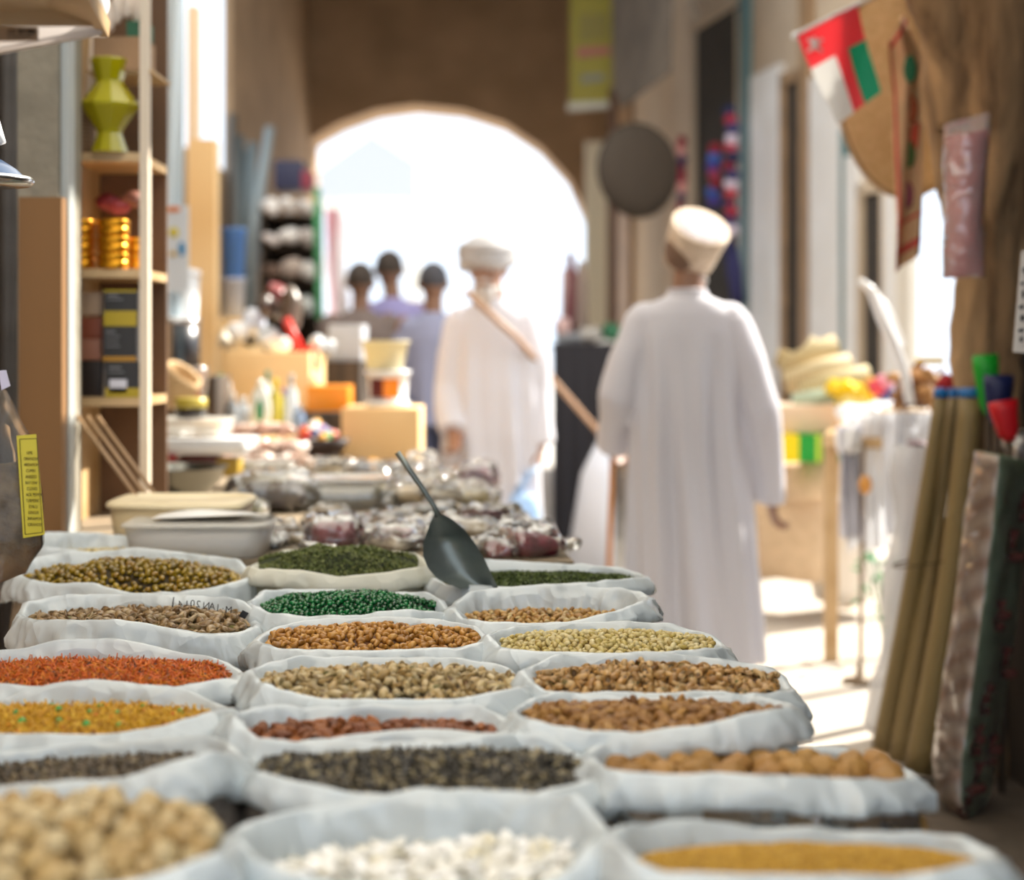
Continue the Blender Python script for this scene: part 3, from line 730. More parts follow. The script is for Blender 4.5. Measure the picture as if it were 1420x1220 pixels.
# ------------------------------------------------------------------ platform for the sacks and table of goods
mb=MB()
pl=[(-1.02,1.3),(.34,1.3),(.33,1.62),(.30,1.9),(.26,2.3),(.20,3.05),(-.2,3.2),(-.85,3.25),(-1.02,3.2)]
mb.prism([(x,y,.40) for x,y in pl],(0,0,0),(0,0,.055))
p=thing('display_platform','low wooden platform under the rows of white sacks','platform',(-.4,2.2,0))
mb.build('platform_top',m_darkwood,p)
for x,y in ((-.95,1.4),(.28,1.4),(-.95,3.1),(.15,2.95)):
    mb=MB(); mb.box((x,y,.2),(.07,.07,.4)); mb.build('leg',m_darkwood,p)
tp=[(-1.36,3.35),(.13,3.32),(.07,3.9),(-.12,4.6),(-.36,5.7),(-.50,7.0),(-.56,9.1),(-1.36,9.1)]
p=thing('goods_table','long table along the left side covered by the packaged goods','table',(-1,5.5,0))
mb=MB(); mb.prism([(x,y,TZ-.03) for x,y in tp],(0,0,0),(0,0,.03)); mb.build('table_top',flat('table_cloth','8a7a63',.8,var=.4,vscale=4),p)
mb=MB(); mb.grid(lambda u,v:(lambda q:Vector((q[0]+.012*math.sin(u*90)*v,q[1],TZ-.02-v*.7)))(cr([(x,y) for x,y in tp[1:7]],u)),60,6); mb.build('table_skirt',flat('table_skirt','3a322b',.9),p)
for x,y in ((-1.3,3.5),(0,3.5),(-.62,8.9),(-1.3,8.9),(-.4,5.5)):
    mb=MB(); mb.box((x,y,TZ/2-.02),(.06,.06,TZ-.04)); mb.build('leg',m_darkwood,p)

# ------------------------------------------------------------------ near left: posts, tray, shelf unit
mb=MB(); q0=at(24,700,3.7); q1=at(80,700,3.7)
mb.box(((q0.x+q1.x)/2,3.8,2.3),(q1.x-q0.x,.2,3.4)); mb.noise(.004,9); struct('trim_20',mb,m_grayplaster)
mb=MB(); q0=at(22,700,3.62); q1=at(82,700,3.62); zt=at(0,272,3.62).z
mb.box(((q0.x+q1.x)/2,3.66,zt/2),(q1.x-q0.x,.04,zt)); struct('trim_21',mb,m_tanwood)
mb=MB(); q=at(78,700,3.75); mb.box((q.x+.02,3.75,1.6),(.035,.05,3.2)); struct('trim_22',mb,flat('pale_metal','a9adab',.4))
mb=MB(); mb.box((-1.62,4.3,1.6),(.06,1.0,3.2)); mb.box((-1.5,4.9,1.6),(.3,.05,3.2)); struct('wall_shelf',mb,m_darkwood)
for x in (4,13): 
    q=at(x,400,3.9); mb=MB(); mb.tube([(q.x,3.95,0),(q.x,3.95,3.2)],.02,8); struct('trim_23',mb,flat('grey_pipe','5d5a58',.6,var=.6,vscale=9))

# wooden tray shelf hanging in at the top left
p=thing('wooden_tray','wooden tray shelf with white board and barcode sticker, cut by the top left corner','shelf',at(0,30,1.9))
a=at(-160,70,1.75); 
P1=[at(-200,-60,1.5),at(-200,95,1.5),at(151,52,2.1),at(118,-6,1.75)]
mb=MB(); mb.prism([at(-200,40,1.5),at(-200,-20,1.75),at(118,-8,1.75),at(141,36,2.02)],(0,0,0),(0,0,.02)); mb.build('tray_base',m_pine,p)
mb=MB(); mb.prism([at(118,-10,1.75),at(122,-32,1.75),at(153,30,2.1),at(151,52,2.1)],(0,0,0),(-.012,0,0)); mb.build('edge_strip',m_pine,p)
mb=MB(); mb.prism([at(-200,34,1.8),at(140,36,2.03),at(136,46,2.03),at(100,53,2.0),at(-200,108,1.8)],(0,0,0),(0,.015,.0)); mb.build('white_board',flat('board_white','cfc6c0',.5),p)
mb=MB(); mb.prism([at(-60,37,1.79),at(52,38,1.9),at(52,56,1.9),at(-60,58,1.79)],(0,0,0),(0,.004,0)); st_=mb.build('sticker',flat('sticker_tan','a98f74',.6),p)
mb=MB()
for i in range(26):
    x=10+i*1.55
    if i in (8,9,17): continue
    wd=random.choice((.35,.7,.9)); dd=1.79+(x+60)/112*.11-.001
    mb.prism([at(x,40,dd),at(x+wd,40,dd),at(x+wd,47,dd),at(x,47,dd)],(0,0,0),(0,-.0006,0))
for i in range(14):
    x=10+i*2.6; dd=1.79+(x+60)/112*.11-.001
    mb.prism([at(x,49.5,dd),at(x+1.5,49.5,dd),at(x+1.5,52,dd),at(x,52,dd)],(0,0,0),(0,-.0006,0))
mb.build('barcode',flat('print_black','2a2420',.6),st_)
mb=MB(); mb.ell(at(139,2,2.15),(.012,.02,.024),14,10); mb.build('price_tag',m_whitepl,label='white price tag hanging at the front edge of the wooden tray',cat='tag')
# dark blue thing at the left edge
p=thing('blue_lamp_shade','glossy dark blue metal shade poking in at the left edge','lamp',at(-30,250,2.4))
mb=MB(); mb.lathe([(.0,.040),(.03,.038),(.052,.024),(.068,.008),(.073,.0),(.066,.002),(.03,.026)],at(-26,256,2.4),28); mb.build('shade',flat('blue_enamel','0a3358',.3,coat=.2),p)
mb=MB(); mb.lathe([(.074,0),(.078,.006),(.074,.012)],at(-26,256,2.4),28); mb.build('rim',m_chrome,p)
mb=MB(); mb.tube([at(-26,212,2.4),at(-26,150,2.4)],.008,8); mb.tube([at(-2,200,2.4),at(-14,160,2.4)],.012,8); mb.build('stem',m_whitepl,p)

# shelf unit
SD=4.0
p=thing('shelf_unit','narrow wooden shelf unit standing at the left, lit along its edge','shelf',(at(150,560,SD).x,SD,.8))
x0=at(92,0,SD).x; x1=at(196,0,SD).x
rows=[218,379,557]
for r in rows:
    z=at(0,r,SD).z
    mb=MB(); mb.box(((x0+x1)/2,SD+.14,z),(x1-x0,.30,.022)); mb.build('shelf_board',m_pine,p)
mb=MB(); mb.box((x0,SD+.14,2.0),(.02,.30,2.7)); mb.build('side_panel',m_pine,p)
mb=MB(); mb.box((x1+.01,SD-.0,1.5),(.022,.03,1.5)); mb.build('front_post',flat('post_pale','d9c9b4',.45),p)
mb=MB(); mb.box(((x0+x1)/2,SD+.3,1.8),(x1-x0,.012,2.2)); mb.build('back_panel',flat('panel_brown','6d5038',.7,var=.4),p)
def zrow(i): return at(0,rows[i],SD).z+.011
# yellow-green faceted vase
q=at(152,212,SD); q.z=zrow(0)
k_=SD/FP
prof=[(r*k_,(h)*k_) for r,h in ((0,0),(26,0),(24,6),(17,27),(19,32),(40,62),(41,66),(20,95),(19,99),(27,128),(25,130),(22,120),(15,97))]
mb=MB(); mb.lathe(prof,q,10,smooth=False); mb.build('faceted_vase',flat('yellow_green_glaze','a59a00',.25,coat=.5),label='yellow-green faceted vase on the top board of the shelf unit',cat='vase')
q=at(112,212,SD+.05); q.z=zrow(0)
mb=MB(); mb.lathe([(0,0),(.028,0),(.036,.05),(.034,.10),(.026,.13),(.022,.13),(.03,.09),(.03,.02)],q,18); mb.build('woven_basket',M('wicker',(.36,.22,.12),col2=(.2,.12,.06),wave=(30,2,'Z'),rough=.8),label='brown woven basket beside the yellow-green vase',cat='basket')
# white rolls standing behind the basket
for i,(x,w_,c) in enumerate(((99,4,'d9cbb9'),(106,4,'cbbba8'),(122,11,'f4e9dd'))):
    q=at(x,150,SD+.1); mb=MB(); mb.tube([(q.x,q.y,zrow(0)),(q.x+.03*(i-1),q.y,zrow(0)+.36)],w_*k_,12)
    mb.build('paper_roll',flat('paper_%d'%i,c,.7),label='%s upright paper roll at the back of the upper shelf'%('thin pink-white','thin tan','thick white')[i],cat='roll')
q=at(166,96,SD); 
mb=MB(); mb.box((q.x,SD+.05,at(0,75,SD).z),(.13,.12,.085)); mb.build('brown_carton',flat('carton_brown','a5805c',.7,var=.4),label='brown carton above the yellow-green vase',cat='box')
mb=MB(); mb.box((at(166,0,SD).x,SD+.1,at(0,99,SD).z-.0),(.17,.2,.008)); mb.build('shelf_board',m_pine,p)
mb=MB(); mb.box((at(188,0,SD).x,SD+.05,at(0,35,SD).z-.012),(.05,.08,.05)); mb.build('green_box',flat('green_card','1f5a3a',.5),label='small green box on top of the brown carton',cat='box')
for i,(x,y) in enumerate(((150,25),(162,12),(192,12),(176,5))):
    q=at(x,y,SD+.05); mb=MB(); mb.ell((q.x,q.y,q.z),(.018,.02,.04),12,8); mb.noise(.006,40,seed=i)
    mb.build('wrapped_bundle',flat('bundle_pale','e5d5c5',.5),label='pale wrapped bundle hanging above the brown carton',cat='bundle',group='bundles above the brown carton')
# gold tins
gold=M('gold_tin',pal('c98a1c')[0],rough=.28,metal=.85)
for st_i,(x,n,wd,where) in enumerate(((112,3,19,'left'),(158,3,21,'middle'),(190,2,16,'right'))):
    for j in range(n):
        q=at(x,0,SD+(.02 if st_i<2 else .08)); q.z=zrow(1)+j*.0425
        r=wd*k_; mb=MB(); mb.lathe([(0,0),(r*.93,0),(r,.004),(r,.022),(r*.96,.0225),(r*1.03,.024),(r*1.03,.038),(r*.97,.041),(0,.041)],q,26,sq=.8)
        mb.build('gold_tin',gold,label='round gold tin, %s of the %s stack on the middle board'%(('bottom','middle' if n==3 else 'top','top')[j],where),cat='tin',group='gold tins on the middle board')
# things above the tins
for i,(x,y,c) in enumerate(((150,280,'7c2430'),(168,286,'99404a'),(185,276,'8c5a4a'))):
    q=at(x,y,SD+.15); mb=MB(); mb.ell(q,(.035,.02,.022),14,8); mb.noise(.012,30,seed=i+3)
    mb.build('ribbon_bow',flat('ribbon_%d'%i,c,.5),label='%s ribbon bow hanging above the gold tins'%('dark red','rose red','brown-red')[i],cat='ribbon')
mb=MB(); q=at(118,300,SD+.18); mb.box(q,(.012,.012,.12)); mb.build('incense_stick_box',flat('box_ochre','c9963c',.4),label='thin ochre stick box behind the left gold tins',cat='box')
# black and yellow packets
yl=flat('label_yellow','a58f10',.5); bk=flat('label_black','201f22',.5); wl=flat('label_white','c9c9d6',.5); gr=flat('print_grey','6d6d72',.6)
def bpack(x0_,x1_,y0_,y1_,bands,label,d=SD-.005):
    a=at(x0_,y0_,d); b=at(x1_,y1_,d)
    p_=thing('spice_box',label,'box',((a.x+b.x)/2,d,b.z),group='black and yellow boxes')
    mb=MB(); mb.box(((a.x+b.x)/2,d+.05,(a.z+b.z)/2),(b.x-a.x,.1,a.z-b.z)); mb.build('carton',bk,p_)
    for (u0,u1,v0,v1,mt,nm) in bands:
        pa=at(u0,v0,d); pb=at(u1,v1,d)
        mb=MB(); mb.box(((pa.x+pb.x)/2,d-.001,(pa.z+pb.z)/2),(pb.x-pa.x,.002,pa.z-pb.z)); mb.build(nm,mt,p_)
    return p_
z2=rows[2]-6
bpack(144,190,402,452,[(144,190,402,405,yl,'band'),(144,190,431,452,yl,'band'),(149,164,408,411,gr,'print'),(149,170,414,416,gr,'print')],'black box with a wide yellow foot, top of the stack on the lower shelf board')
bpack(143,189,452,501,[(143,189,494,501,flat('band_ochre','a87818',.5),'band'),(146,160,458,461,gr,'print'),(146,166,465,467,gr,'print'),(146,164,472,474,gr,'print'),(146,166,479,481,gr,'print')],'black box with grey print, middle of the stack on the lower shelf board')
bpack(146,194,501,551,[(146,194,538,551,yl,'band'),(152,176,526,545,wl,'sticker'),(151,168,508,511,gr,'print'),(151,172,515,517,gr,'print')],'black box with a white sticker, bottom of the stack on the lower shelf board',SD-.01)
for i,(x,y0_,y1_,c,n_) in enumerate(((128,500,551,'2a201c','dark'),(126,470,500,'a5705a','pink-brown'),(128,440,470,'8c4a34','rust'),(126,405,438,'b59a80','beige'))):
    a=at(x-15,y0_,SD+.06); b=at(x+15,y1_,SD+.06)
    mb=MB(); mb.box(((a.x+b.x)/2,SD+.09,(a.z+b.z)/2),(b.x-a.x,.08,a.z-b.z),bev=.004)
    mb.build('small_carton',flat('small_carton_%d'%i,c,.5),label='small %s carton stacked beside the black and yellow boxes'%n_,cat='box')
# stacked wooden frames leaning under the shelf
for i in range(3):
    mb=MB(); a=at(108+i*14,578,SD-.15+i*.03); b=at(192+i*14,692,SD-.3+i*.03); 
    mb.tube([a,b],[.007,.007],4); mb.build('wooden_lath',m_tanpost,label='thin wooden lath slanting down beneath the shelf unit',cat='lath',group='laths beneath the shelf unit')
# the bright columns behind the shelf
for i,(x0_,x1_,y0_,d,c,lab) in enumerate(((207,226,-40,5.6,'c3ccd3','pale blue hanging cloth strip just behind the shelf unit'),(226,254,-40,6.0,'e4edf2','white and pale blue hanging cloth banner behind the shelf unit'))):
    a=at(x0_,y0_,d); b=at(x1_,440,d)
    mb=MB(); mb.grid(lambda u,v:Vector((a.x+(b.x-a.x)*u,d+.02*math.sin(u*7+v*4),a.z+(b.z-a.z)*v)),10,24)
    mb.v+= [v+Vector((0,.004,0)) for v in mb.v]; n_=len(mb.f); h=len(mb.v)//2
    for f in mb.f[:n_]: mb.f.append([q+h for q in f][::-1]); mb.m.append(0); mb.sm.append(True)
    mb.build('hanging_banner',flat('banner_%d'%i,c,.7,transl=.4),label=lab,cat='banner')
a=at(228,285,5.95); b=at(262,405,5.95)
p=thing('poster','small poster with orange top, yellow and blue spots on the white banner','poster',((a.x+b.x)/2,5.95,b.z))
mb=MB(); mb.box(((a.x+b.x)/2,5.95,(a.z+b.z)/2),(b.x-a.x,.004,a.z-b.z)); mb.build('sheet',flat('poster_white','dfe6ee',.5),p)
for (x,y,w_,h_,c,nm) in ((240,290,22,8,'e5853c','orange_band'),(241,322,14,14,'d9c84a','yellow_spot'),(252,345,10,20,'3c8cc3','blue_spot'),(240,352,10,8,'c9a84a','yellow_patch')):
    q=at(x,y,5.945); mb=MB(); mb.ell(q,(w_*.5*5.9/FP,.002,h_*.5*5.9/FP),14,8); mb.build(nm,flat('poster_'+nm,c,.5),p)
a=at(264,0,7.6); b=at(301,195,7.6)
mb=MB(); mb.box(((a.x+b.x)/2,7.6,b.z/2),(b.x-a.x,.12,b.z)); 
mb.build('plywood_column',m_ply,label='tall orange-tan plywood panel standing at the end of the left shelves',cat='panel')
mb=MB(); a=at(262,0,8.2); b=at(276,0,8.2); mb.box(((a.x+b.x)/2,8.2,1.5),(b.x-a.x,.1,3.0),); mb.build('plywood_column',M('ply_pale',(.9,.7,.48),rough=.6),label='paler upper board behind the tall plywood panel',cat='panel')
# ------------------------------------------------------------------ near left bag, scoop
p=thing('spice_bag','clear plastic bag of dried spices with a yellow ingredients label, hanging at the left edge','bag',at(10,790,2.3))
BD=2.3
def bagpt(u,v,side):
    # u across 0..1, v down 0..1
    L_=[(-60,545),(-62,600),(-64,680),(-64,760),(-58,800),(-20,812)]
    R_=[(8,540),(38,598),(54,650),(60,700),(62,752),(36,797)]
    a=cr(L_,v); b=cr(R_,v); px=a[0]+(b[0]-a[0])*u; py=a[1]+(b[1]-a[1])*u
    th=.030*math.sin(PI*min(max(u,.0),1))**.6*math.sin(PI*min(max(v,.02),.98))**.5
    q=at(px,py,BD); q.y+=-side*th; return q
for nm,ins,mt in (('contents',.03,M('dried_spice_mix',(.22,.15,.07),rough=.6,col2=(.06,.04,.02),var=1,vscale=28,bump=.8,bscale=50)),('clear_wrap',0,make_foil('bag_film',11,.0,.5,milk=.03,gain=.4))):
    mb=MB()
    for sd in (-1,1):
        v0=.33 if nm=='contents' else 0
        mb.grid(lambda u,v:bagpt(ins+u*(1-2*ins),v0+(v*(1-v0))*(1-ins*.6),sd*(1-ins)),16,24)
    mb.noise(.0035,38); mb.build(nm,mt,p)
mb=MB(); mb.prism([at(-2,514,BD),at(8,513,BD),at(14,535,BD),at(2,541,BD)],(0,0,0),(0,.002,0)); mb.build('top_tag',flat('tag_violet','c9c6dc',.5),p)
lp=[at(23,604,BD-.026),at(50,602,BD-.020),at(62,741,BD-.014),at(32,746,BD-.026)]
mb=MB(); mb.prism(lp,(0,0,0),(0,.0012,0)); lb=mb.build('yellow_label',flat('label_bright_yellow','cdbd1e',.4),p)
inkd=flat('label_ink','4a4210',.6)
words_=['BAHARAT','LIME','CORIANDER','CARDAMOM','CUMIN','ANISEED','BAY LEAF','CLOVES','BLACK PEPPER','TURMERIC','CHILLI','GINGER','CINNAMON','CORIANDER']
for i,wd in enumerate(words_[1:]):
    py=628+i*8.3; px=41+i*.55
    text_mesh(wd,.0062,inkd,'lettering',lb,at(px,py,BD-.0285+.004),(PI/2,0,-.15),sx=.72)
mb=MB()
def line(a,b,r=.0005): mb.tube([a,b],r,4)
fr_=[(27,609),(51,608),(59,738),(35,741)]
for (a,b) in zip(fr_,fr_[1:]+fr_[:1]): line(at(*a,BD-.0265),at(*b,BD-.0265))
mb.build('label_border',inkd,lb)
p=thing('plastic_sheet','strip of clear plastic hanging below the spice bag at the left edge','plastic sheet',at(0,860,2.2))
mb=MB(); mb.grid(lambda u,v:at(-12+u*(18-v*8),770+v*88,2.2+.01*math.sin(v*9+u*4)),8,16); mb.build('film',m_foil,p)

# scoop
p=thing('metal_scoop','dark metal scoop standing handle-up in the herb flakes','scoop',at(650,812,2.95))
SDp=2.93
prof=[(606,712,.004),(598,722,.018),(592,745,.030),(588,764,.034),(592,780,.034),(608,795,.030),(640,808,.022),(690,812,.01)]
def blade(u,v):
    # v 0 at the neck, 1 at the tip edge; u across
    Lf=[(603,711),(594,732),(587,752),(587,770),(594,786),(606,800),(640,815)]
    Rt=[(612,712),(630,722),(646,736),(660,754),(672,774),(682,795),(692,815)]
    a=cr(Lf,v); b=cr(Rt,v); px=a[0]+(b[0]-a[0])*u; py=a[1]+(b[1]-a[1])*u
    q=at(px,py,SDp); q.y+=.035*(1-(2*u-1)**2)*min(1,v*2.5)-.02*v
    return q
mb=MB(); mb.grid(blade,14,20); k=len(mb.v)
mb.grid(lambda u,v:blade(u,v)+Vector((0,.0018,0)),14,20); mb.build('blade',m_darksteel,p)
mb=MB(); mb.tube([at(608,716,SDp),at(602,702,SDp),at(588,680,SDp),at(568,652,SDp),at(551,627,SDp)],[.006,.0045,.0048,.0052,.0056],10); mb.build('handle',m_darksteel,p)

# ------------------------------------------------------------------ goods on the table
def onT(px,d,z=TZ): q=at(px,HZ,d); return Vector((q.x,d,z))
def pillow(mb,c,size,rz=0,tilt=0,seed=0,crump=.006,n=22,m=14,pw=.55):
    R=Euler((tilt,0,rz)).to_matrix(); c=Vector(c); k=len(mb.v)
    def fn(p): 
        f=lambda x:math.copysign(abs(x)**pw,x); return Vector((f(p.x),f(p.y),p.z))
    mb.ell((0,0,0),[s_/2 for s_ in size],n,m,fn=fn)
    o=Vector((seed*3.7,seed,0))
    for i in range(k,len(mb.v)):
        v=mb.v[i]; v=v+noise.noise_vector(v*26+o)*crump+noise.noise_vector(v*60+o)*crump*.5
        v.z=max(v.z,-size[2]/2); mb.v[i]=c+R@v
    return mb
def packet(px,pyb,d,w,h,dep,hexc,label,name='spice_packet',cat='packet',rz=0,tilt=0,z=None,group=None,film=True,hex2=None,seed=0):
    z=TZ if z is None else z; q=onT(px,d,z)
    p=thing(name,label,cat,q,group=group)
    mb=MB(); pillow(mb,(q.x,q.y,q.z+h*.36),(w*.78,dep*.78,h*.66),rz,tilt,seed,.005,pw=.38)
    mb.build('contents',M('cont_'+hexc,pal(hexc)[0],rough=.5,col2=pal(hex2)[0] if hex2 else None,var=.8,vscale=45,bump=.8,bscale=60),p)
    if film:
        mb=MB(); pillow(mb,(q.x,q.y,q.z+h*.5),(w*1.08,dep*1.08,h),rz,tilt,seed+5,.012,n=36,m=22,pw=.5); mb.build('clear_wrap',m_foil,p)
    return p
def tub(px,d,w,h,dep,label,body,lid=None,z=None,rz=0,name='plastic_tub',cat='tub',inner=None,taper=.93,sq=.35):
    z=TZ if z is None else z; q=onT(px,d,z); p=thing(name,label,cat,q,rz=0)
    mb=MB(); mb.lathe([(0,0),(taper*.97,0),(taper,h*.06),(1,h*.86),(.97,h*.86)],q,36,sq=sq,sx=w/2,sy=dep/2); mb.build('tub_body',body,p)
    if inner:
        mb=MB(); mb.lathe([(0,h*.04),(taper*.95,h*.05),(.96,h*.6),(.6,h*.66),(0,h*.68)],q,30,sq=sq,sx=w/2,sy=dep/2); mb.noise(.004,40); mb.build('contents',inner,p)
    if lid:
        mb=MB(); mb.lathe([(0,h*.86),(1.03,h*.86),(1.05,h*.88),(1.05,h*.95),(1.0,h),(.9,h),(.88,h*.97),(0,h*.97)],q,36,sq=sq,sx=w/2,sy=dep/2); mb.build('lid',lid,p)
    return p
def jar(px,d,w,h,hexc,label,capc='c9a84a',z=None,name='jar',cat='jar',capm=None,neck=.8,caph=.22,body=None,rough=.15,sides=22):
    z=TZ if z is None else z; q=onT(px,d,z); p=thing(name,label,cat,q); r=w/2
    mb=MB(); b=h*(1-caph); mb.lathe([(0,0),(r*.94,0),(r,h*.03),(r,b*.8),(r*neck,b*.95),(r*neck,b)],q,sides); mb.build('body',body or flat('jar_'+hexc,hexc,rough,coat=.5),p)
    mb=MB(); rr=r*min(1,neck*1.08); mb.lathe([(rr,b*.97),(rr,h*.99),(rr*.95,h),(0,h)],q,sides); mb.build('cap',capm or flat('cap_'+capc,capc,.35),p)
    return p
def bottle(px,d,w,h,hexc,label,capc='ffffff',z=None): return jar(px,d,w,h,hexc,label,capc,z,name='bottle',cat='bottle',neck=.38,caph=.14)
def carton(x0_,x1_,y0_,y1_,d,dep,mat_,label,name='carton',cat='box',z=None,rz=0):
    a=at(x0_,y0_,d); b=at(x1_,y1_,d)
    mb=MB(); mb.box(((a.x+b.x)/2,d+dep/2,(a.z+b.z)/2),(b.x-a.x,dep,a.z-b.z),rz=rz,bev=.004); return mb.build(name,mat_,label=label,cat=cat)

# front tubs
tub(254,3.62,.30,.105,.24,'beige lidded plastic box behind the clear lidded tub','x' and M('beige_box',pal('c9b48c')[0],rough=.4),M('beige_lid',pal('e3d3ae')[0],rough=.3),rz=0,name='lidded_box',cat='box')
clear_tub=tub(279,3.44,.305,.075,.2,'clear lidded tub of greyish nuts in front of the beige box',m_frost,m_frost,inner=M('grey_nuts',(.3,.25,.25),rough=.7,var=.6,vscale=30))
q=onT(300,3.47,TZ+.0755); mb=MB(); mb.grid(lambda u,v:q+Vector((-.13+.26*u,-.06+.12*v,.004+.012*math.sin(u*5)*v+.01*u)),14,8); mb.build('loose_lid',m_whitepl,clear_tub,label='loose white lid')
# green and brown small packs right of the tubs
packet(352,705,3.95,.10,.03,.12,'3f5a34','flat green packet lying right of the clear tub')
packet(385,722,3.75,.09,.04,.10,'5d452b','small brown packet lying beside the flat green one')
packet(378,742,3.55,.07,.03,.10,'2a2f2c','small dark packet behind the mound of dried herb leaves')
# packets with dark red contents
for i,(px,d,w,h,rz,sd,lab) in enumerate(((462,3.55,.125,.075,.1,1,'clear packet of dark red sweets behind the heap of dried herbs'),(550,3.52,.105,.06,-.1,2,'small clear packet of dark red sweets left of the scoop blade'),
      (690,3.40,.075,.045,.2,3,'small clear packet of dark red sweets right of the scoop blade'),(738,3.42,.125,.065,.5,4,'clear packet of dark red sweets at the right end of the table'))):
    packet(px,0,d,w,h,.12,'5a1420',lab,rz=rz,seed=sd,hex2='8c2a3a',tilt=.12,name='sweet_packet')
packet(455,0,3.35,.14,.03,.05,'b5a79a','flat clear packet on the table just behind the herb heap',seed=9)
packet(600,0,3.62,.13,.05,.10,'cabfae','clear packet of pale pieces behind the scoop',seed=11)
packet(650,0,3.75,.12,.05,.10,'c9b89c','flat packet of pale beige pieces behind the scoop',seed=12)
packet(712,0,3.62,.12,.05,.10,'b0a8a8','clear flat packet of grey-pink pieces behind the red sweets',seed=13)
packet(560,0,3.9,.22,.035,.14,'b8a488','wide flat tan packet in the middle of the table front',seed=14)
packet(470,0,3.95,.18,.03,.14,'4a3a3a','flat dark packet between the tubs and the tan packets',seed=15)
packet(660,0,3.95,.20,.035,.14,'c2b294','wide pale packet at the table edge behind the scoop handle',seed=16)
for i in range(26):
    d=3.42+1.5*(i/26)+random.uniform(-.03,.05); xr_=cr([.10,-.02,-.2],(d-3.4)/1.6); X_=random.uniform(-.50,xr_)
    px_=710+FP*X_/d; c_=random.choice(('b8a488','5a1a22','8c7a5a','c9bda8','4a4436','a39070','6d5a44','d2c8b8'))
    nm_={'b8a488':'tan','5a1a22':'dark red','8c7a5a':'olive-brown','c9bda8':'pale','4a4436':'dark olive','a39070':'beige-brown','6d5a44':'brown','d2c8b8':'cream'}[c_]
    packet(px_,0,d,random.uniform(.09,.15),random.uniform(.025,.045),random.uniform(.07,.11),c_,'small flat %s packet among the packets on the table front'%nm_,rz=random.uniform(-.8,.8),seed=200+i,group='flat %s packets on the table front'%nm_,z=TZ+random.choice((0,0,.025)))
# black glossy packet, clear box, bowl
packet(378,0,4.35,.24,.11,.20,'150c10','bulging glossy packet of black dates',seed=20,hex2='2a161c')
packet(350,0,4.15,.08,.05,.10,'4a4a20','small olive packet in front of the black dates',seed=21)
p=tub(470,4.45,.28,.085,.2,'clear rectangular box of olive-brown pieces behind the dark red sweets',m_clear,m_clear,inner=M('olive_pieces',(.22,.18,.08),rough=.6,var=.8,vscale=40),name='clear_box',cat='box')
packet(575,0,4.5,.15,.07,.16,'b39d78','rounded packet of tan pieces right of the clear box',seed=22,hex2='8c7650')
packet(645,0,4.5,.19,.055,.14,'a3946c','long rolled packet of pale olive grain at the table edge',seed=23,hex2='8c7a50')
p=thing('steel_bowl','wide dark steel bowl at the left of the table','bowl',onT(238,4.6))
q=onT(238,4.6,TZ+.0)
q.z=TZ
mb=MB(); mb.lathe([(0,0),(.07,0),(.105,.02),(.14,.06),(.157,.10),(.162,.103),(.155,.098),(.135,.058),(.10,.022),(0,.006)],q,48); mb.build('bowl_body',M('bowl_steel',(.22,.22,.20),rough=.22,metal=1),p)
packet(180,0,4.45,.09,.13,.05,'c9c6d0','crumpled clear plastic bag leaning on the bowl',seed=25,tilt=-.3,name='plastic_bag',cat='bag')
# trays and tub stack
tub(283,5.0,.33,.055,.24,'white shallow plastic tray stacked over the red tins',m_whitepl,None,z=TZ+.115,name='plastic_tray',cat='tray',taper=.85)
tub(265,5.05,.26,.05,.2,'upper translucent white tray lying on the white shallow tray',m_frost,m_frost,z=TZ+.172,name='plastic_tray',cat='tray')
jar(236,4.9,.05,.115,'c31a12','bright red jar beneath the white shallow tray',capc='8c1a14')
carton(246,300,632,660,4.95,.1,flat('dark_red_card','5a1a18',.4),'dark red box beneath the white shallow tray')
carton(300,330,636,660,4.95,.1,flat('ochre_card','a88a2a',.5),'ochre box beneath the right end of the white shallow tray')
jar(265,5.0,.10,.062,'2a2420','squat black jar with a gold lid on the upper tray',capc='b8a43c',z=TZ+.225,caph=.5,neck=1)
tub(340,5.1,.10,.08,.1,'small square tub of olive pieces, left one of the pair',m_frost,m_clear,inner=M('olive2',(.3,.28,.1),rough=.6),name='square_tub')
tub(382,5.05,.115,.085,.1,'small square tub of yellow-olive pieces, right one of the pair',m_frost,m_clear,inner=M('olive3',(.42,.4,.16),rough=.6),name='square_tub')
tub(232,5.38,.16,.205,.2,'plain plastic tub holding up the white trays at the back',m_frost,None)
# row of bags behind the clear box
cols=[(395,5.1,.1,.075,'c9b8ae','clear bag of pinkish pieces'),(452,5.0,.14,.10,'8c7a5a','clear bag of olive-brown pieces'),(512,5.0,.12,.09,'6b5a48','clear bag of dark brown pieces'),
 (560,5.05,.12,.085,'9a8468','clear bag of tan pieces'),(612,5.0,.12,.07,'7d6a4c','clear bag of brown grain'),(660,4.9,.13,.10,'7a5560','clear bag of purple-pink pieces'),(640,4.75,.16,.05,'6d5d3c','flat clear bag of green-brown leaves'),(585,5.3,.10,.10,'d6cabc','clear bag of whitish pieces')]
for i,(px,d,w,h,c,l) in enumerate(cols): packet(px,0,d,w,h,.12,c,l+' in the row at the back of the packets',rz=random.uniform(-.4,.4),seed=30+i)
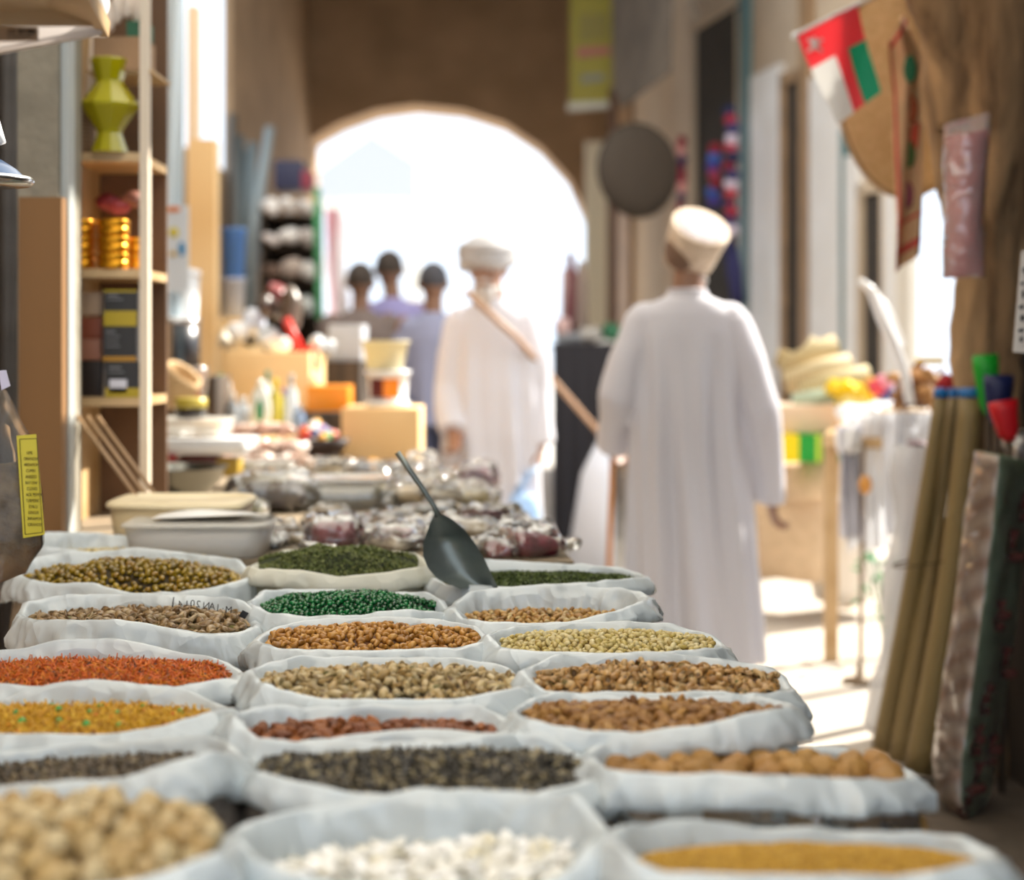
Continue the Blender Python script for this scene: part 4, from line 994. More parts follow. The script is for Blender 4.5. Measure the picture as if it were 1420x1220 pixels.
# pinkish wrapped sweets heaped
hc=['d9c2b4','c9a594','e3d3c9','b8917f','d4b8a8']
k=0
for row,(y_,n_,z_) in enumerate(((0,9,0),(.09,8,.05),(.18,6,.10))):
    for i in range(n_):
        px=318+i*13+row*6; d=5.6+y_+random.uniform(-.03,.03)
        q=onT(px,d,TZ+.01+z_+random.uniform(0,.02))
        mb=MB(); pillow(mb,(q.x,q.y,q.z+.02),(.07,.05,.045),random.uniform(-1,1),random.uniform(-.4,.4),50+k,.010,14,10); k+=1
        mb.build('wrapped_sweet',M('wrap_%d'%(k%5),pal(hc[k%5])[0],rough=.15,coat=.6),label='pinkish wrapped sweet in the heap behind the square tubs',cat='sweet',group='wrapped sweets behind the square tubs')
mb=MB(); a=onT(345,5.5,TZ); mb.box((a.x,5.75,TZ+.03),(.3,.5,.06)); mb.build('sweet_tray',flat('tray_grey','6d6058',.7),label='grey tray under the pinkish wrapped sweets',cat='tray')
# basket, orange jar, striped tin
q=onT(238,5.3,TZ+.225); p=thing('woven_basket','tan woven basket lying tilted behind the gold-lidded jar','basket',q)
mb=MB(); mb.lathe([(0,0),(.05,0),(.065,.03),(.07,.10),(.065,.12),(.055,.115),(.055,.03)],(0,0,0),26)
R=Euler((.2,.65,0)).to_matrix(); mb.v=[R@v+q+Vector((-.02,0,.045)) for v in mb.v]; mb.build('weave',M('wicker_tan',(.55,.38,.2),col2=(.35,.22,.1),wave=(26,3,'Z'),rough=.8),p)
p=thing('orange_jar','tall tilted clear jar filled with orange drink beneath the striped tin','jar',onT(262,5.86,TZ+.16))
q=onT(262,5.86,TZ+.18)
mb=MB(); mb.lathe([(0,0),(.045,0),(.06,.17),(0,.17)],q,24,sq=.6); mb.build('contents',M('orange_liquid',pal('d9780c')[0],rough=.2,coat=.6,col2=pal('a85a06')[0],var=.6,vscale=9),p)
mb=MB(); mb.lathe([(0,-.01),(.052,-.01),(.07,.18),(.07,.195),(.064,.195)],q,24,sq=.6); mb.build('glass',m_clear,p)
carton(225,300,587,668,5.75,.2,m_ply,'low plywood crate carrying the orange jar','crate','crate')
p=thing('striped_tin','large black tin with dark red and gold stripes, open white rim','tin',onT(242,6.0,TZ+.3))
q=at(243,520,6.0); mb=MB(); h_=75*6/FP; r_=34*6/FP
mb.lathe([(0,0),(r_,0),(r_,h_),(0,h_)],q,32); mb.build('tin_body',flat('tin_black','2c2c30',.3),p)
for j,(x,w_,c) in enumerate(((-.55,.16,'7c2f3a'),(-.15,.14,'a58a6a'),(.35,.1,'4a5a62'))):
    mb=MB()
    a0=math.asin(x); mb.grid(lambda u,v:q+Vector((math.sin(a0+u*w_*1.6)*(r_+.0015),-math.cos(a0+u*w_*1.6)*(r_+.0015),.01+v*(h_-.02))),6,2); mb.build('stripe',flat('stripe_%d'%j,c,.4),p)
mb=MB(); mb.lathe([(r_*1.02,h_-.01),(r_*1.05,h_),(r_*1.02,h_+.012),(r_*.95,h_+.012)],q,32); mb.build('rim',m_chrome,p)
carton(205,300,522,590,6.05,.3,m_darkwood,'dark crate under the striped black tin','crate','crate')
tub(243,6.15,.17,.2,.17,'white jar standing on the striped tin',m_whitepl,m_whitepl,z=at(0,445,6.15).z,name='white_canister',cat='jar')
# shelves block behind bottles so things rest on something
def riser(x0_,x1_,d0,d1,ztop,label,mt=None):
    a=at(x0_,0,d0).x; b=at(x1_,0,d0).x; mb=MB(); mb.box(((a+b)/2,(d0+d1)/2,(TZ+ztop)/2),(b-a,d1-d0,ztop-TZ),bev=.004)
    return mb.build('display_step',mt or m_ply,label=label,cat='display step')
riser(296,424,6.05,6.65,TZ+.10,'low wooden display step under the clear bottles')
riser(316,430,6.75,7.3,at(0,488,6.75).z,'tall tan plywood box behind the clear bottles')
Z1_=TZ+.10
bl=[(305,6.3,.05,.24,'e9ece6','white bottle with a green cap','2a9a4c'),(322,6.25,.05,.17,'8a8f94','grey bottle with white cap at the left of the bottle row','f0f0f0'),(337,6.3,.06,.15,'a7adb3','smoky clear bottle with a pale cap','d8dde0'),
(350,6.2,.05,.13,'c7ccd0','squat clear bottle behind the oval one','9aa0a4'),(318,6.45,.045,.2,'d8dcd8','slim white bottle behind the grey one','ffffff'),(382,6.3,.05,.22,'b9a83c','yellow-olive bottle with a yellow cap','e8cf1c'),
(394,6.35,.045,.18,'8c8f4a','olive bottle with a purple cap','8a5aa8'),(404,6.25,.05,.24,'cfd6dc','clear bottle with a silver cap','c9c9cf'),(414,6.2,.05,.12,'7d93b3','small blue-grey bottle at the right of the row','a3bfe0'),(371,6.45,.04,.25,'dfe6e0','slim bottle with a teal cap','3c9a8c')]
for (px,d,w,h,c,l,cc) in bl: bottle(px,d,w,h,c,l+' on the display step',cc,z=Z1_)
q=onT(361,6.15,Z1_); p=thing('oval_bottle','oval white bottle with a green leaf mark on the display step','bottle',q)
mb=MB(); mb.ell(q+Vector((0,0,.10)),(.042,.02,.10),20,14); mb.lathe([(.014,.19),(.012,.22),(0,.222)],q,12); mb.build('body',flat('bottle_pearl','e4ebe6',.2,coat=.5),p)
mb=MB(); mb.ell(q+Vector((0,-.019,.10)),(.016,.004,.045),14,8); mb.build('leaf_mark',flat('leaf_green','2f8c62',.4),p)
carton(425,483,535,572,6.4,.2,flat('orange_card','e88a0a',.4),'bright orange carton on the dark tray of sweets')
riser(405,484,6.3,6.7,at(0,571,6.35).z,'wooden block beneath the bright orange carton',m_darkwood)
carton(473,581,566,640,6.0,.35,m_ply,'tan plywood box at the end of the table','plywood_box')
# small coloured sweets in a dark tray
a=onT(437,5.85,TZ); p=thing('dark_tray','dark brown tray heaped with coloured sweets','tray',a)
mb=MB(); mb.lathe([(0,0),(.10,0),(.13,.05),(.12,.05),(.09,.01)],a+Vector((0,0,.06)),26,sx=1.0,sy=.7); mb.build('tray_body',flat('tray_dark','2c1a14',.5),p)
mb=MB(); mb.box((a.x,a.y,TZ+.03),(.16,.12,.06)); mb.build('tray_foot',flat('tray_dark','2c1a14',.5),p)
cc=[('9a86b8','purple'),('e05a1c','orange'),('d42a2a','red'),('e8e4dc','white'),('3c9a5a','green'),('4a5a8c','blue'),('e8a41c','amber'),('f4f0ea','milky')]
for i in range(26):
    h,nm=cc[i%8]; th=random.random()*2*PI; r=math.sqrt(random.random())*.085
    q=a+Vector((math.cos(th)*r,math.sin(th)*r*.7,.09+.055*(1-r/.09)+random.uniform(0,.03)))
    mb=MB(); mb.ell(q,(.021,.019,.018),12,8); mb.noise(.003,60,seed=i); mb.build('coloured_sweet',flat('sweet_'+h,h,.2,coat=.5),label='%s round sweet heaped in the dark tray'%nm,cat='sweet',group='%s sweets in the dark tray'%nm)
for i,(px,d,c,l) in enumerate(((500,5.35,'1e2c44','dark blue'),(518,5.4,'d9961c','amber yellow'),(536,5.3,'201e1c','black'),(545,5.35,'26241f','charcoal'),(482,5.5,'5d4a34','brown'),(470,5.45,'3c3228','dark brown'))):
    q=onT(px,d,TZ+.035); mb=MB(); mb.ell(q,(.034,.03,.035),16,10); mb.noise(.004,30,seed=i); mb.build('round_sweet_ball',flat('ball_'+c,c,.25,coat=.4),label='%s wrapped ball lying before the plywood box'%l,cat='ball')
# buckets on the plywood box
q=onT(538,6.15,at(0,566,6.0).z+.002)
p=thing('white_tub','white tub with an orange and dark label on the tan plywood box','tub',q)
r_=29*6.1/FP; h_=50*6.1/FP
mb=MB(); mb.lathe([(0,0),(r_*1.05,0),(r_*1.05,.02),(r_*.9,.022),(r_,h_-.015),(r_*1.1,h_-.012),(r_*1.1,h_),(0,h_)],q,32); mb.build('tub_body',m_whitepl,p)
mb=MB(); mb.grid(lambda u,v:q+Vector((math.sin(-.9+u*.75)*r_*1.0,-math.cos(-.9+u*.75)*r_*1.0,.035+v*(h_-.065))),8,2); mb.build('dark_label',flat('lab_maroon','5a1414',.4),p)
mb=MB(); mb.grid(lambda u,v:q+Vector((math.sin(-.15+u*.8)*r_*1.01,-math.cos(-.15+u*.8)*r_*1.01,.035+v*(h_-.065))),8,2); mb.build('orange_label',flat('lab_orange','ef8a1c',.4),p)
q=q+Vector((-.01,0,h_+.002)); p=thing('cream_bucket','cream open bucket standing on the white labelled tub','bucket',q)
r_=26*6.1/FP; h_=38*6.1/FP
mb=MB(); mb.lathe([(0,0),(r_*.95,0),(r_*1.25,h_),(r_*1.33,h_),(r_*1.33,h_+.008),(r_*1.2,h_+.008),(r_*.9,.01),(0,.01)],q,32); mb.build('bucket_body',flat('cream_plastic','e6dcb8',.4,transl=.3),p)
# red handled tool and pale bundles above the plywood box
q=at(395,445,6.9); p=thing('dustpan','red plastic dustpan with a long handle on the tall plywood box','dustpan',at(425,490,6.9))
mb=MB(); mb.tube([at(396,442,6.9),at(408,466,6.9),at(416,484,6.9)],[.02,.018,.022],8); mb.build('handle',flat('red_plastic','d8372c',.35),p)
mb=MB(); mb.prism([at(408,482,6.85),at(434,480,6.85),at(438,512,6.85),at(418,510,6.85)],(0,0,0),(0,.12,0)); mb.build('pan',flat('red_plastic','d8372c',.35),p)
for i,(x,y,w_,h_,c,l) in enumerate(((330,462,26,26,'eef0f2','round white bundle'),(352,448,28,34,'dfe6f5','blue-white wrapped bundle'),(345,468,30,24,'2c2a2c','black bundle'),(372,470,28,30,'cfd6dc','grey-white bundle'),(388,478,30,22,'e6e9ea','white bundle'),(316,470,22,26,'e9e6d8','cream bundle'),(370,425,24,30,'4a3a34','brown bundle'),(385,408,26,30,'7a2a2c','dark red bundle'),(385,430,24,24,'3a3436','dark grey bundle'),(404,430,26,60,'5d4f44','brown sack-like bundle'),(440,476,20,24,'c9cfd2','pale bundle'),(452,484,22,22,'b0b4b8','grey bundle'))):
    d=7.0+.1*(i%3); q=at(x,y,d); mb=MB(); mb.ell(q,(w_*.55*d/FP,.06,h_*.55*d/FP),16,12); mb.noise(.02,14,seed=i)
    mb.build('wrapped_bundle',flat('bndl_'+c,c,.35,coat=.2),label=l+' piled above the tall plywood box',cat='bundle')
carton(455,502,450,500,7.4,.3,flat('grey_tub','b9bdc4',.5),'grey plastic crate behind the red dustpan','plastic_crate','crate')
riser(430,500,7.35,7.8,at(0,500,7.4).z,'wooden block under the grey plastic crate',m_darkwood)
# blue and white buckets by the wall
for (x0_,x1_,y0_,y1_,c,l) in ((307,341,317,386,'6c9fe6','blue'),(306,340,386,440,'dfe3ee','white')):
    d=8.6; a=at((x0_+x1_)/2,y1_,d); r_=(x1_-x0_)/2*d/FP; h_=(y1_-y0_)*d/FP
    p=thing('bucket','%s plastic bucket in the stack by the left wall'%l,'bucket',a)
    mb=MB(); mb.lathe([(0,0),(r_*.85,0),(r_,h_*.95),(r_*1.05,h_*.95),(r_*1.05,h_),(r_*.93,h_),(r_*.8,.01)],a,28); mb.build('bucket_body',flat('bucket_'+c,c,.4,transl=.2),p)
riser(300,350,8.45,8.85,at(0,441,8.6).z,'tall support under the two stacked buckets',m_ply)
# grey pipes leaning on the wall
for i,(x0_,y0_,x1_,y1_,c) in enumerate(((332,190,330,330,'6d7678'),(350,200,345,330,'7f8a8c'),(374,178,350,330,'9aa4a6'),(342,210,338,430,'4a4a44'),(364,235,346,430,'80878a'),(322,160,322,330,'5a544c'))):
    d=11.5; mb=MB(); b_=at(x1_,y1_,d-.5); b_=Vector((b_.x-.05*i+.0,b_.y,b_.z)); mb.tube([at(x0_,y0_,d),at(x1_,y1_,d-.4),Vector((at(x1_,0,d-.6).x,d-.6,0))],.035,10)
    mb.build('leaning_pipe',flat('pipe_'+c,c,.5),label='grey pipe leaning upright by the left wall before the arch',cat='pipe',group='pipes leaning before the arch')
# rack of white bundles before the arch
p=thing('display_rack','tall dark rack before the left jamb of the arch','rack',(at(402,0,10.5).x,10.6,0))
for x in (362,436):
    q=at(x,0,10.5); mb=MB(); mb.box((q.x,10.7,1.1),(.03,.3,2.2)); mb.build('upright',m_darkwood,p)
q0,q1=at(362,0,10.5),at(436,0,10.5)
for y in (300,345,392,440): 
    z=at(0,y,10.5).z; mb=MB(); mb.box(((q0.x+q1.x)/2,10.7,z),(q1.x-q0.x,.3,.02)); mb.build('shelf_board',m_darkwood,p)
mb=MB(); mb.box(((q0.x+q1.x)/2,10.86,1.1),(q1.x-q0.x,.02,2.1)); mb.build('back_panel',m_darkwood,p)
for i,(x,y,w_,h_,c,l) in enumerate(((375,287,26,24,'e8e2dc','white'),(400,285,26,28,'efe9e2','cream white'),(424,288,22,24,'d9d2cc','pale'),(376,332,26,24,'d6ccc6','greyish white'),(402,328,30,28,'f2eee9','bright white'),(426,330,20,30,'c9c0ba','pale grey'),(380,378,26,26,'6b5548','brown'),(405,372,30,34,'b8a89c','beige'),(428,376,18,34,'dcd8d2','chalk white'),(378,425,26,26,'3c5a3c','dark green'),(404,420,26,34,'a3765a','ginger brown'),(426,424,20,30,'cfd4d0','mist grey'))):
    q=at(x,y,10.45); mb=MB(); mb.ell(q,(w_*.5*10.5/FP,.09,h_*.42*10.5/FP),14,10); mb.noise(.03,9,seed=i+40)
    mb.build('folded_textile',flat('tex_'+c,c,.8),label='%s folded textile on the rack before the arch'%l,cat='textile')
carton(380,418,222,262,10.5,.3,flat('navy_card','2a2c48',.5),'dark navy box on top of the rack','box')
carton(418,430,236,262,10.5,.3,flat('crimson_card','8c3040',.5),'crimson box beside the navy box on the rack','box')
mb=MB(); a=at(434,260,10.3); mb.grid(lambda u,v:Vector((a.x+u*.05+.02*v,10.3+.01*math.sin(v*12),a.z-v*.85)),5,16); mb.build('green_scarf',flat('scarf_green','4f9a68',.8),label='green scarf hanging down the right side of the rack',cat='scarf')
mb=MB(); a=at(452,290,10.2); mb.grid(lambda u,v:Vector((a.x+u*.10+.12*v*v,10.2+.02*math.sin(v*9+u*5),a.z-v*1.0)),6,18); mb.build('white_scarf',M('scarf_white_red',(.85,.82,.82),col2=(.7,.3,.35),wave=(1.5,2,'X'),rough=.8),label='white scarf with a red edge hanging right of the rack',cat='scarf')
# ------------------------------------------------------------------ right side
# old timber trunk
p=[((1440,-140),4.45,150),((1385,-40),4.55,130),((1372,60),4.65,108),((1378,150),4.7,92),((1376,260),4.75,74),((1372,380),4.75,60),((1372,500),4.75,58),((1378,640),4.75,60),((1380,800),4.75,62),((1384,1075),4.75,70)]
p=[((1330+0,-150),4.6,60)]+[] 
trunk=[((1392,-120),4.7,112),((1385,-20),4.7,108),((1378,60),4.7,100),((1374,140),4.7,86),((1374,250),4.72,72),((1372,380),4.75,52),((1370,500),4.75,46),((1374,640),4.75,50),((1380,800),4.75,56),((1384,1066),4.75,66)]
T=thing('timber_post','rough old tree-trunk post forking near the top, at the right edge','post',at(1384,1066,4.75))
mb=MB(); pts=[];rs=[]
for i in range(46):
    a=cr([(*q,d,w) for q,d,w in trunk],i/45); pts.append(at(a[0],a[1],a[2])); rs.append(a[3]*a[2]/FP)
mb.tube(pts,rs,40)
for i in range(len(mb.v)):
    v=mb.v[i]; q=Vector((v.x*9,v.y*9,v.z*1.6)); n_=noise.noise(q)*.05+abs(noise.noise(q*2.3))*-.045+noise.noise(v*14)*.010
    c=cr(pts[::-1],0) if 0 else None
    j=min(45,i//40); dd=(v-pts[j]); dd.normalize(); mb.v[i]=v+dd*n_
mb.build('trunk',m_bark,T)
mb=MB(); br=[at(1352,160,4.7),at(1330,75,4.68),at(1306,10,4.65),at(1284,-40,4.6),at(1250,-110,4.55)]
mb.tube([cr(br,i/20) for i in range(21)],[.115-.0025*i for i in range(21)],24); mb.noise(.018,8); mb.noise(.008,25); mb.build('forked_branch',m_bark,T)
# pink packaged bundle hanging on the trunk
p=thing('pink_packet','long pink folded cloth in clear wrap hanging on the timber post','packet',at(1340,385,4.3))
Lq=[(1309,172),(1307,230),(1308,300),(1306,386)]; Rq=[(1374,156),(1370,230),(1364,300),(1366,384)]
def pk(u,v,s_,grow=0,top=0):
    a=cr(Lq,v); b=cr(Rq,v); q=at(a[0]+(b[0]-a[0])*u,a[1]+(b[1]-a[1])*u,4.35); q.y-=s_*(.035+grow)*math.sin(PI*u)**.5*math.sin(PI*min(1,max(0,v*.96+.02)))**.25; return q
mb=MB()
for s_ in (-1,1): mb.grid(lambda u,v:pk(.05+u*.9,.12+v*.86,s_),14,26)
mb.noise(.003,30); mb.build('folded_cloth',M('pink_cloth',pal('e0706a')[0],rough=.6,col2=pal('cc5654')[0],wave=(2.5,3,'X')),p)
mb=MB()
for s_ in (-1,1): mb.grid(lambda u,v:pk(u,v,s_,.010),18,30)
mb.noise(.004,24); mb.build('clear_wrap',make_foil('milky_wrap',16,.03,.8,milk=.28,tint=(1,.86,.84)),p)
# paper sign
p=thing('paper_notice','white paper notice with bold black marks at the right edge','sign',at(1415,488,3.6))
mb=MB(); mb.prism([at(1417,348,3.6),at(1450,340,3.6),at(1450,492,3.6),at(1405,488,3.6)],(0,0,0),(0,.004,0)); mb.build('sheet',flat('paper','d9d2c9',.7),p)
mb=MB()
for (x,y,w_,h_) in ((1418,372,5,6),(1415,392,6,3),(1417,404,4,9),(1413,424,7,4),(1415,438,6,7),(1412,457,8,3),(1414,468,5,6)):
    mb.prism([at(x,y,3.597),at(x+w_,y-2,3.597),at(x+w_-1,y+h_,3.597),at(x,y+h_,3.597)],(0,0,0),(0,-.001,0))
mb.build('black_mark',flat('print_black','2a2420',.6),p)
# round woven fan and textile strip hanging, flag
HD=5.4
q=at(1258,120,HD); p=thing('woven_mat','round straw mat hanging behind the flag','mat',q)
mb=MB(); R_=152*HD/FP; R2=98*HD/FP
def mat_pt(u,v):
    a=2*PI*u; r=v; x=math.cos(a)*R2*r; z=math.sin(a)*R_*r; return q+Vector((x,.02*math.sin(a*3)*r-.02*(1-r*r),z))
mb.grid(mat_pt,60,16); k=len(mb.v); mb.v+=[v+Vector((0,.012,0)) for v in mb.v]
for f in list(mb.f): mb.f.append([i+k for i in f][::-1]); mb.m.append(0); mb.sm.append(True)
mb.build('straw_weave',M('straw',(.68,.50,.29),col2=(.50,.34,.17),var=.9,vscale=45,rough=.8,transl=.25,bump=.6,bscale=60),p)
mb=MB(); mb.tube([mat_pt(i/48,1) for i in range(49)],.008,8,cap=False); mb.build('bound_edge',M('straw_edge',(.42,.27,.14),rough=.8),p)
Ls=[(1232,60),(1240,130),(1241,220),(1243,300),(1240,378)]; Rs=[(1256,16),(1279,80),(1280,180),(1278,280),(1277,352)]
def strip(u,v,dd=0):
    a=cr(Ls,v); b=cr(Rs,v); w_=.02*math.sin(u*8+v*5); return at(a[0]+(b[0]-a[0])*u,a[1]+(b[1]-a[1])*u,HD-.25)+Vector((0,w_+dd,0))
m_tex=M('patterned_textile',(.68,.44,.26),rough=.85,col2=(.42,.34,.2),var=.85,vscale=17,stretch=(1.2,1,.5),transl=.2)
p=thing('textile_hanging','orange and green patterned textile strip with red edges beside the straw mat','textile',at(1260,365,HD-.25))
mb=MB(); mb.grid(lambda u,v:strip(u,v),12,40); k=len(mb.v); mb.v+=[v+Vector((0,.006,0)) for v in mb.v]
for f in list(mb.f): mb.f.append([i+k for i in f][::-1]); mb.m.append(0); mb.sm.append(True)
mb.build('cloth',m_tex,p)
redt=flat('textile_red','b8423c',.8)
for (v0,v1) in ((.90,.93),(.03,.06),(.80,.815)):
    mb=MB(); mb.grid(lambda u,v:strip(u,v0+(v1-v0)*v,-.004),10,2); mb.build('red_stripe',redt,p)
mb=MB(); mb.grid(lambda u,v:strip(u*.09+.02,v,-.004),2,30); mb.build('red_stripe',redt,p)
for (u0,v0,c,nm) in ((.55,.22,'2f7a5a','green_motif'),(.6,.38,'a85a3a','rust_motif'),(.5,.55,'4a6a3c','green_motif'),(.8,.50,'c0503c','red_motif'),(.45,.68,'8c4a5a','plum_motif')):
    q=strip(u0,v0,-.006); mb=MB(); mb.ell(q,(.022,.003,.045),12,8); mb.build(nm,flat('motif_'+c,c,.8),p)
# Flag
FD=5.0; FA,FB,FC,FE=(1104,46),(1189,8),(1221,128),(1160,174)
def fl(u,v,dd=0):
    x=(FA[0]*(1-u)+FB[0]*u)*(1-v)+(FE[0]*(1-u)+FC[0]*u)*v; y=(FA[1]*(1-u)+FB[1]*u)*(1-v)+(FE[1]*(1-u)+FC[1]*u)*v
    return at(x,y,FD)+Vector((0,.012*math.sin(u*6+v*5)+dd,0))
p=thing('flag','small red, white and green flag hanging by its corner under the roof','flag',at(1160,174,FD))
fr=flat('flag_red','ee5f68',.7,transl=.45); fw=flat('flag_white','f2f2f0',.7,transl=.35); fg=flat('flag_green','2fb890',.7,transl=.45)
def patch(u0,u1,v0,v1,mt,nm,dd=0):
    mb=MB(); mb.grid(lambda u,v:fl(u0+(u1-u0)*u,v0+(v1-v0)*v,dd),10,10); k=len(mb.v); mb.v+=[v+Vector((0,.002,0)) for v in mb.v]
    for f in list(mb.f): mb.f.append([i+k for i in f][::-1]); mb.m.append(0); mb.sm.append(True)
    return mb.build(nm,mt,p)
patch(0,1,0,.38,fr,'red_field'); patch(0,.42,.38,1,fw,'white_field'); patch(.42,.66,.38,1,fr,'red_band'); patch(.66,1,.38,1,fg,'green_field')
mb=MB(); 
for a_ in (.7,-.7):
    c=fl(.2,.19,-.006); mb.tube([c+Vector((-.03*math.cos(a_),0,-.03*math.sin(a_))),c+Vector((.03*math.cos(a_),0,.03*math.sin(a_)))],.006,8)
c=fl(.2,.17,-.008); mb.ell(c,(.010,.004,.022),10,8); mb.build('white_emblem',fw,p)
mb=MB(); mb.tube([at(1098,50,FD),at(1189,6,FD),at(1225,-10,FD)],.006,8); mb.ell(at(1102,50,FD),(.012,.012,.012),10,8); mb.build('flag_rod',m_whitepl,p)

# brooms / rolled reed mats bundled and leaning
grass=M('reed_mat',(.30,.21,.085),rough=.6,col2=(.20,.135,.05),wave=(60,1,'Z'),bump=.3,bscale=60)
for i,(xt,xb,yb_,dt,db,r0,r1,lab) in enumerate(((1305,1224,1040,4.62,4.76,.020,.034,'slim left'),(1323,1247,1054,4.68,4.68,.016,.032,'second slim'),(1346,1274,1070,4.58,4.56,.034,.044,'thick right'))):
    top=at(xt,552,dt); bot=at(xb,yb_,db); bot.z=max(0.0,bot.z)
    p=thing('rolled_mat','%s olive-brown rolled reed mat with a blue-taped top, in the tied bundle'%lab,'mat',bot,group='rolled reed mats in the tied bundle')
    mb=MB(); pts=[top.lerp(bot,t/16)+Vector((.018*math.sin(t/16*PI)*(1 if i==2 else .4),0,0)) for t in range(17)]; pts[0]=top
    mb.tube(pts,[r0+(r1-r0)*(t/16)**1.0 for t in range(17)],22); mb.build('reed_roll',grass,p)
    mb=MB(); mb.tube([top+Vector((0,0,.03)),top+Vector((0,0,.026)),top+Vector((0,0,.002))],[r0*.7,r0*1.03,r0*1.04],22); mb.build('blue_tape',flat('tape_blue','0f6ab0',.35),p)
mb=MB(); q=at(1296,782,4.60)
mb.tube([q+Vector((math.cos(2*PI*t/36)*.115,math.sin(2*PI*t/36)*.06+.02,.01+.02*math.cos(2*PI*t/36))) for t in range(37)],.003,6,cap=False)
mb.build('binding_cord',flat('cord_brown','5a4424',.8),label='brown cord tied round the bundle of rolled reed mats',cat='cord')
mb=MB(); q=at(1314,537,4.75); mb.ell(q,(.034,.034,.04),18,12); mb.noise(.004,60); 
mb.tube([q,q-Vector((.05,0,1.12))],.012,8); mb.build('red_topped_duster',flat('duster_red','9a1c22',.9),label='dark red fuzzy duster head rising behind the rolled reed mats',cat='duster')
# coloured brush heads
for (x0_,y0_,x1_,y1_,r,c,d,l) in ((1366,492,1372,575,.036,'12a028',4.5,'bright green'),(1385,520,1383,590,.040,'101c4c',4.4,'dark navy blue'),(1390,556,1400,612,.038,'c8101c',4.3,'bright red')):
    a=at(x0_,y0_,d); b=at(x1_,y1_,d)
    p=thing('broom','%s broom standing head-up behind the carpet roll'%l,'broom',Vector((b.x,b.y,0)),group='coloured brooms behind the carpet roll')
    mb=MB(); dd=b-a; mb.tube([a,a.lerp(b,.25),a.lerp(b,.8),b],[r*1.05,r,r*.75,r*.4],16,flat=.7); mb.noise(.003,50); mb.build('bristle_head',flat('broom_'+c,c,.5),p)
    mb=MB(); mb.tube([b,Vector((b.x+.01,b.y+.1,0))],.010,8); mb.build('stick',m_darkwood,p)
# wrapped carpet roll
CD=4.15
p=thing('carpet_roll','plastic-wrapped standing carpet roll, striped beige and green with dark red figures','carpet',at(1345,1125,4.26))
Lc=[(1352,625),(1338,720),(1322,850),(1302,980),(1292,1050),(1300,1105),(1322,1128)]
Mc=[(1385,632),(1378,720),(1362,850),(1345,980),(1334,1050),(1332,1110),(1338,1130)]
Rc=[(1432,640),(1424,720),(1412,850),(1392,980),(1380,1060),(1372,1105),(1360,1128)]
def cp(u,v,off=0):
    # u 0..1 around the front half
    a=cr(Lc,v); m_=cr(Mc,v); b=cr(Rc,v)
    px=a[0]+(m_[0]-a[0])*u*2 if u<.5 else m_[0]+(b[0]-m_[0])*(u*2-1)
    py=a[1]+(m_[1]-a[1])*u*2 if u<.5 else m_[1]+(b[1]-m_[1])*(u*2-1)
    d=CD+.10*abs(u*2-1)**1.5+.0*v
    return at(px,py,d-off)
ms=M('carpet_stripes',(.72,.60,.50),rough=.8,col2=(.45,.28,.20),wave=(7,.6,'DIAGONAL'))
mg=M('carpet_green',(.12,.20,.11),rough=.85,col2=(.22,.32,.19),var=.9,vscale=14)
mb=MB(); mb.grid(lambda u,v:cp(u*.5,v),10,40); mb.build('striped_side',ms,p)
mb=MB(); mb.grid(lambda u,v:cp(.5+u*.5,v),10,40); mb.build('green_side',mg,p)
mb=MB(); 
def cback(u,v): 
    a=cp(0,v); b=cp(1,v); q=a.lerp(b,u); q.y+=.16*math.sin(PI*u); return q
mb.grid(cback,12,30); mb.add([cp(i/10,0) for i in range(11)]+[cback(1-i/10,0) for i in range(11)],[tuple(range(22))]); mb.build('carpet_back',mg,p)
mr=flat('carpet_red','4a2019',.85)
for (u0,v0,kk) in ((.72,.34,0),(.80,.22,1),(.70,.48,2),(.66,.60,3),(.74,.74,4),(.62,.86,5),(.9,.42,1),(.88,.62,0),(.9,.12,3)):
    q=cp(u0,v0,.006); mb=MB()
    for s_ in range(3): mb.ell(q+Vector((.014*math.sin(kk*2+s_*2.1),0,.03*(s_-1))),(.020+.008*math.sin(kk+s_),.003,.014),10,6)
    mb.tube([q+Vector((-.025,0,-.03)),q+Vector((0,0,0)),q+Vector((.02,0,.04))],.006,6); mb.build('red_figure',mr,p)
mb=MB(); mb.grid(lambda u,v:cp(-.02+u*1.04,v*1.01,.014),26,60); mb.noise(.010,20); mb.build('clear_wrap',m_foil,p)
# silver crinkled bag
q=at(1423,619,4.5); mb=MB(); pillow(mb,q,(.15,.12,.075),.5,.3,3,.014)
mb.build('silver_bag',M('silver_film',(.62,.60,.58),rough=.15,metal=.7,bump=1,bscale=30),label='crinkled silver packet lying above the carpet roll at the right edge',cat='packet')
q=at(1412,634,4.5); mb=MB(); mb.box((q.x+.25,4.58,q.z/2),(.5,.3,q.z)); mb.build('side_counter',m_darkwood,label='dark wooden counter end behind the carpet roll',cat='counter')
# blue roll and big clear bag behind the mats
mb=MB(); mb.tube([at(1273,612,5.3),at(1268,700,5.3),at(1258,840,5.3),Vector((at(1246,0,5.3).x,5.3,0))],.035,16); mb.build('blue_woven_roll',M('blue_weave',(.06,.12,.24),rough=.7,col2=(.22,.10,.09),wave=(1.5,2,'Z')),label='blue and brown woven roll standing behind the reed mats',cat='roll')
mb=MB(); pts=[at(1262,618,5.0),at(1258,700,5.0),at(1250,820,5.0),at(1235,930,5.0),Vector((at(1222,0,5.0).x,5.0,.02))]
mb.tube([cr(pts,i/16) for i in range(17)],[.05+.012*math.sin(i) for i in range(17)],22); mb.noise(.012,18)
mb.build('plastic_wrapped_roll',M('milky_film',(.85,.85,.86),rough=.2,alpha=.75,transl=.4,bump=1,bscale=18),label='white roll in cloudy plastic standing beside the blue woven roll',cat='roll')

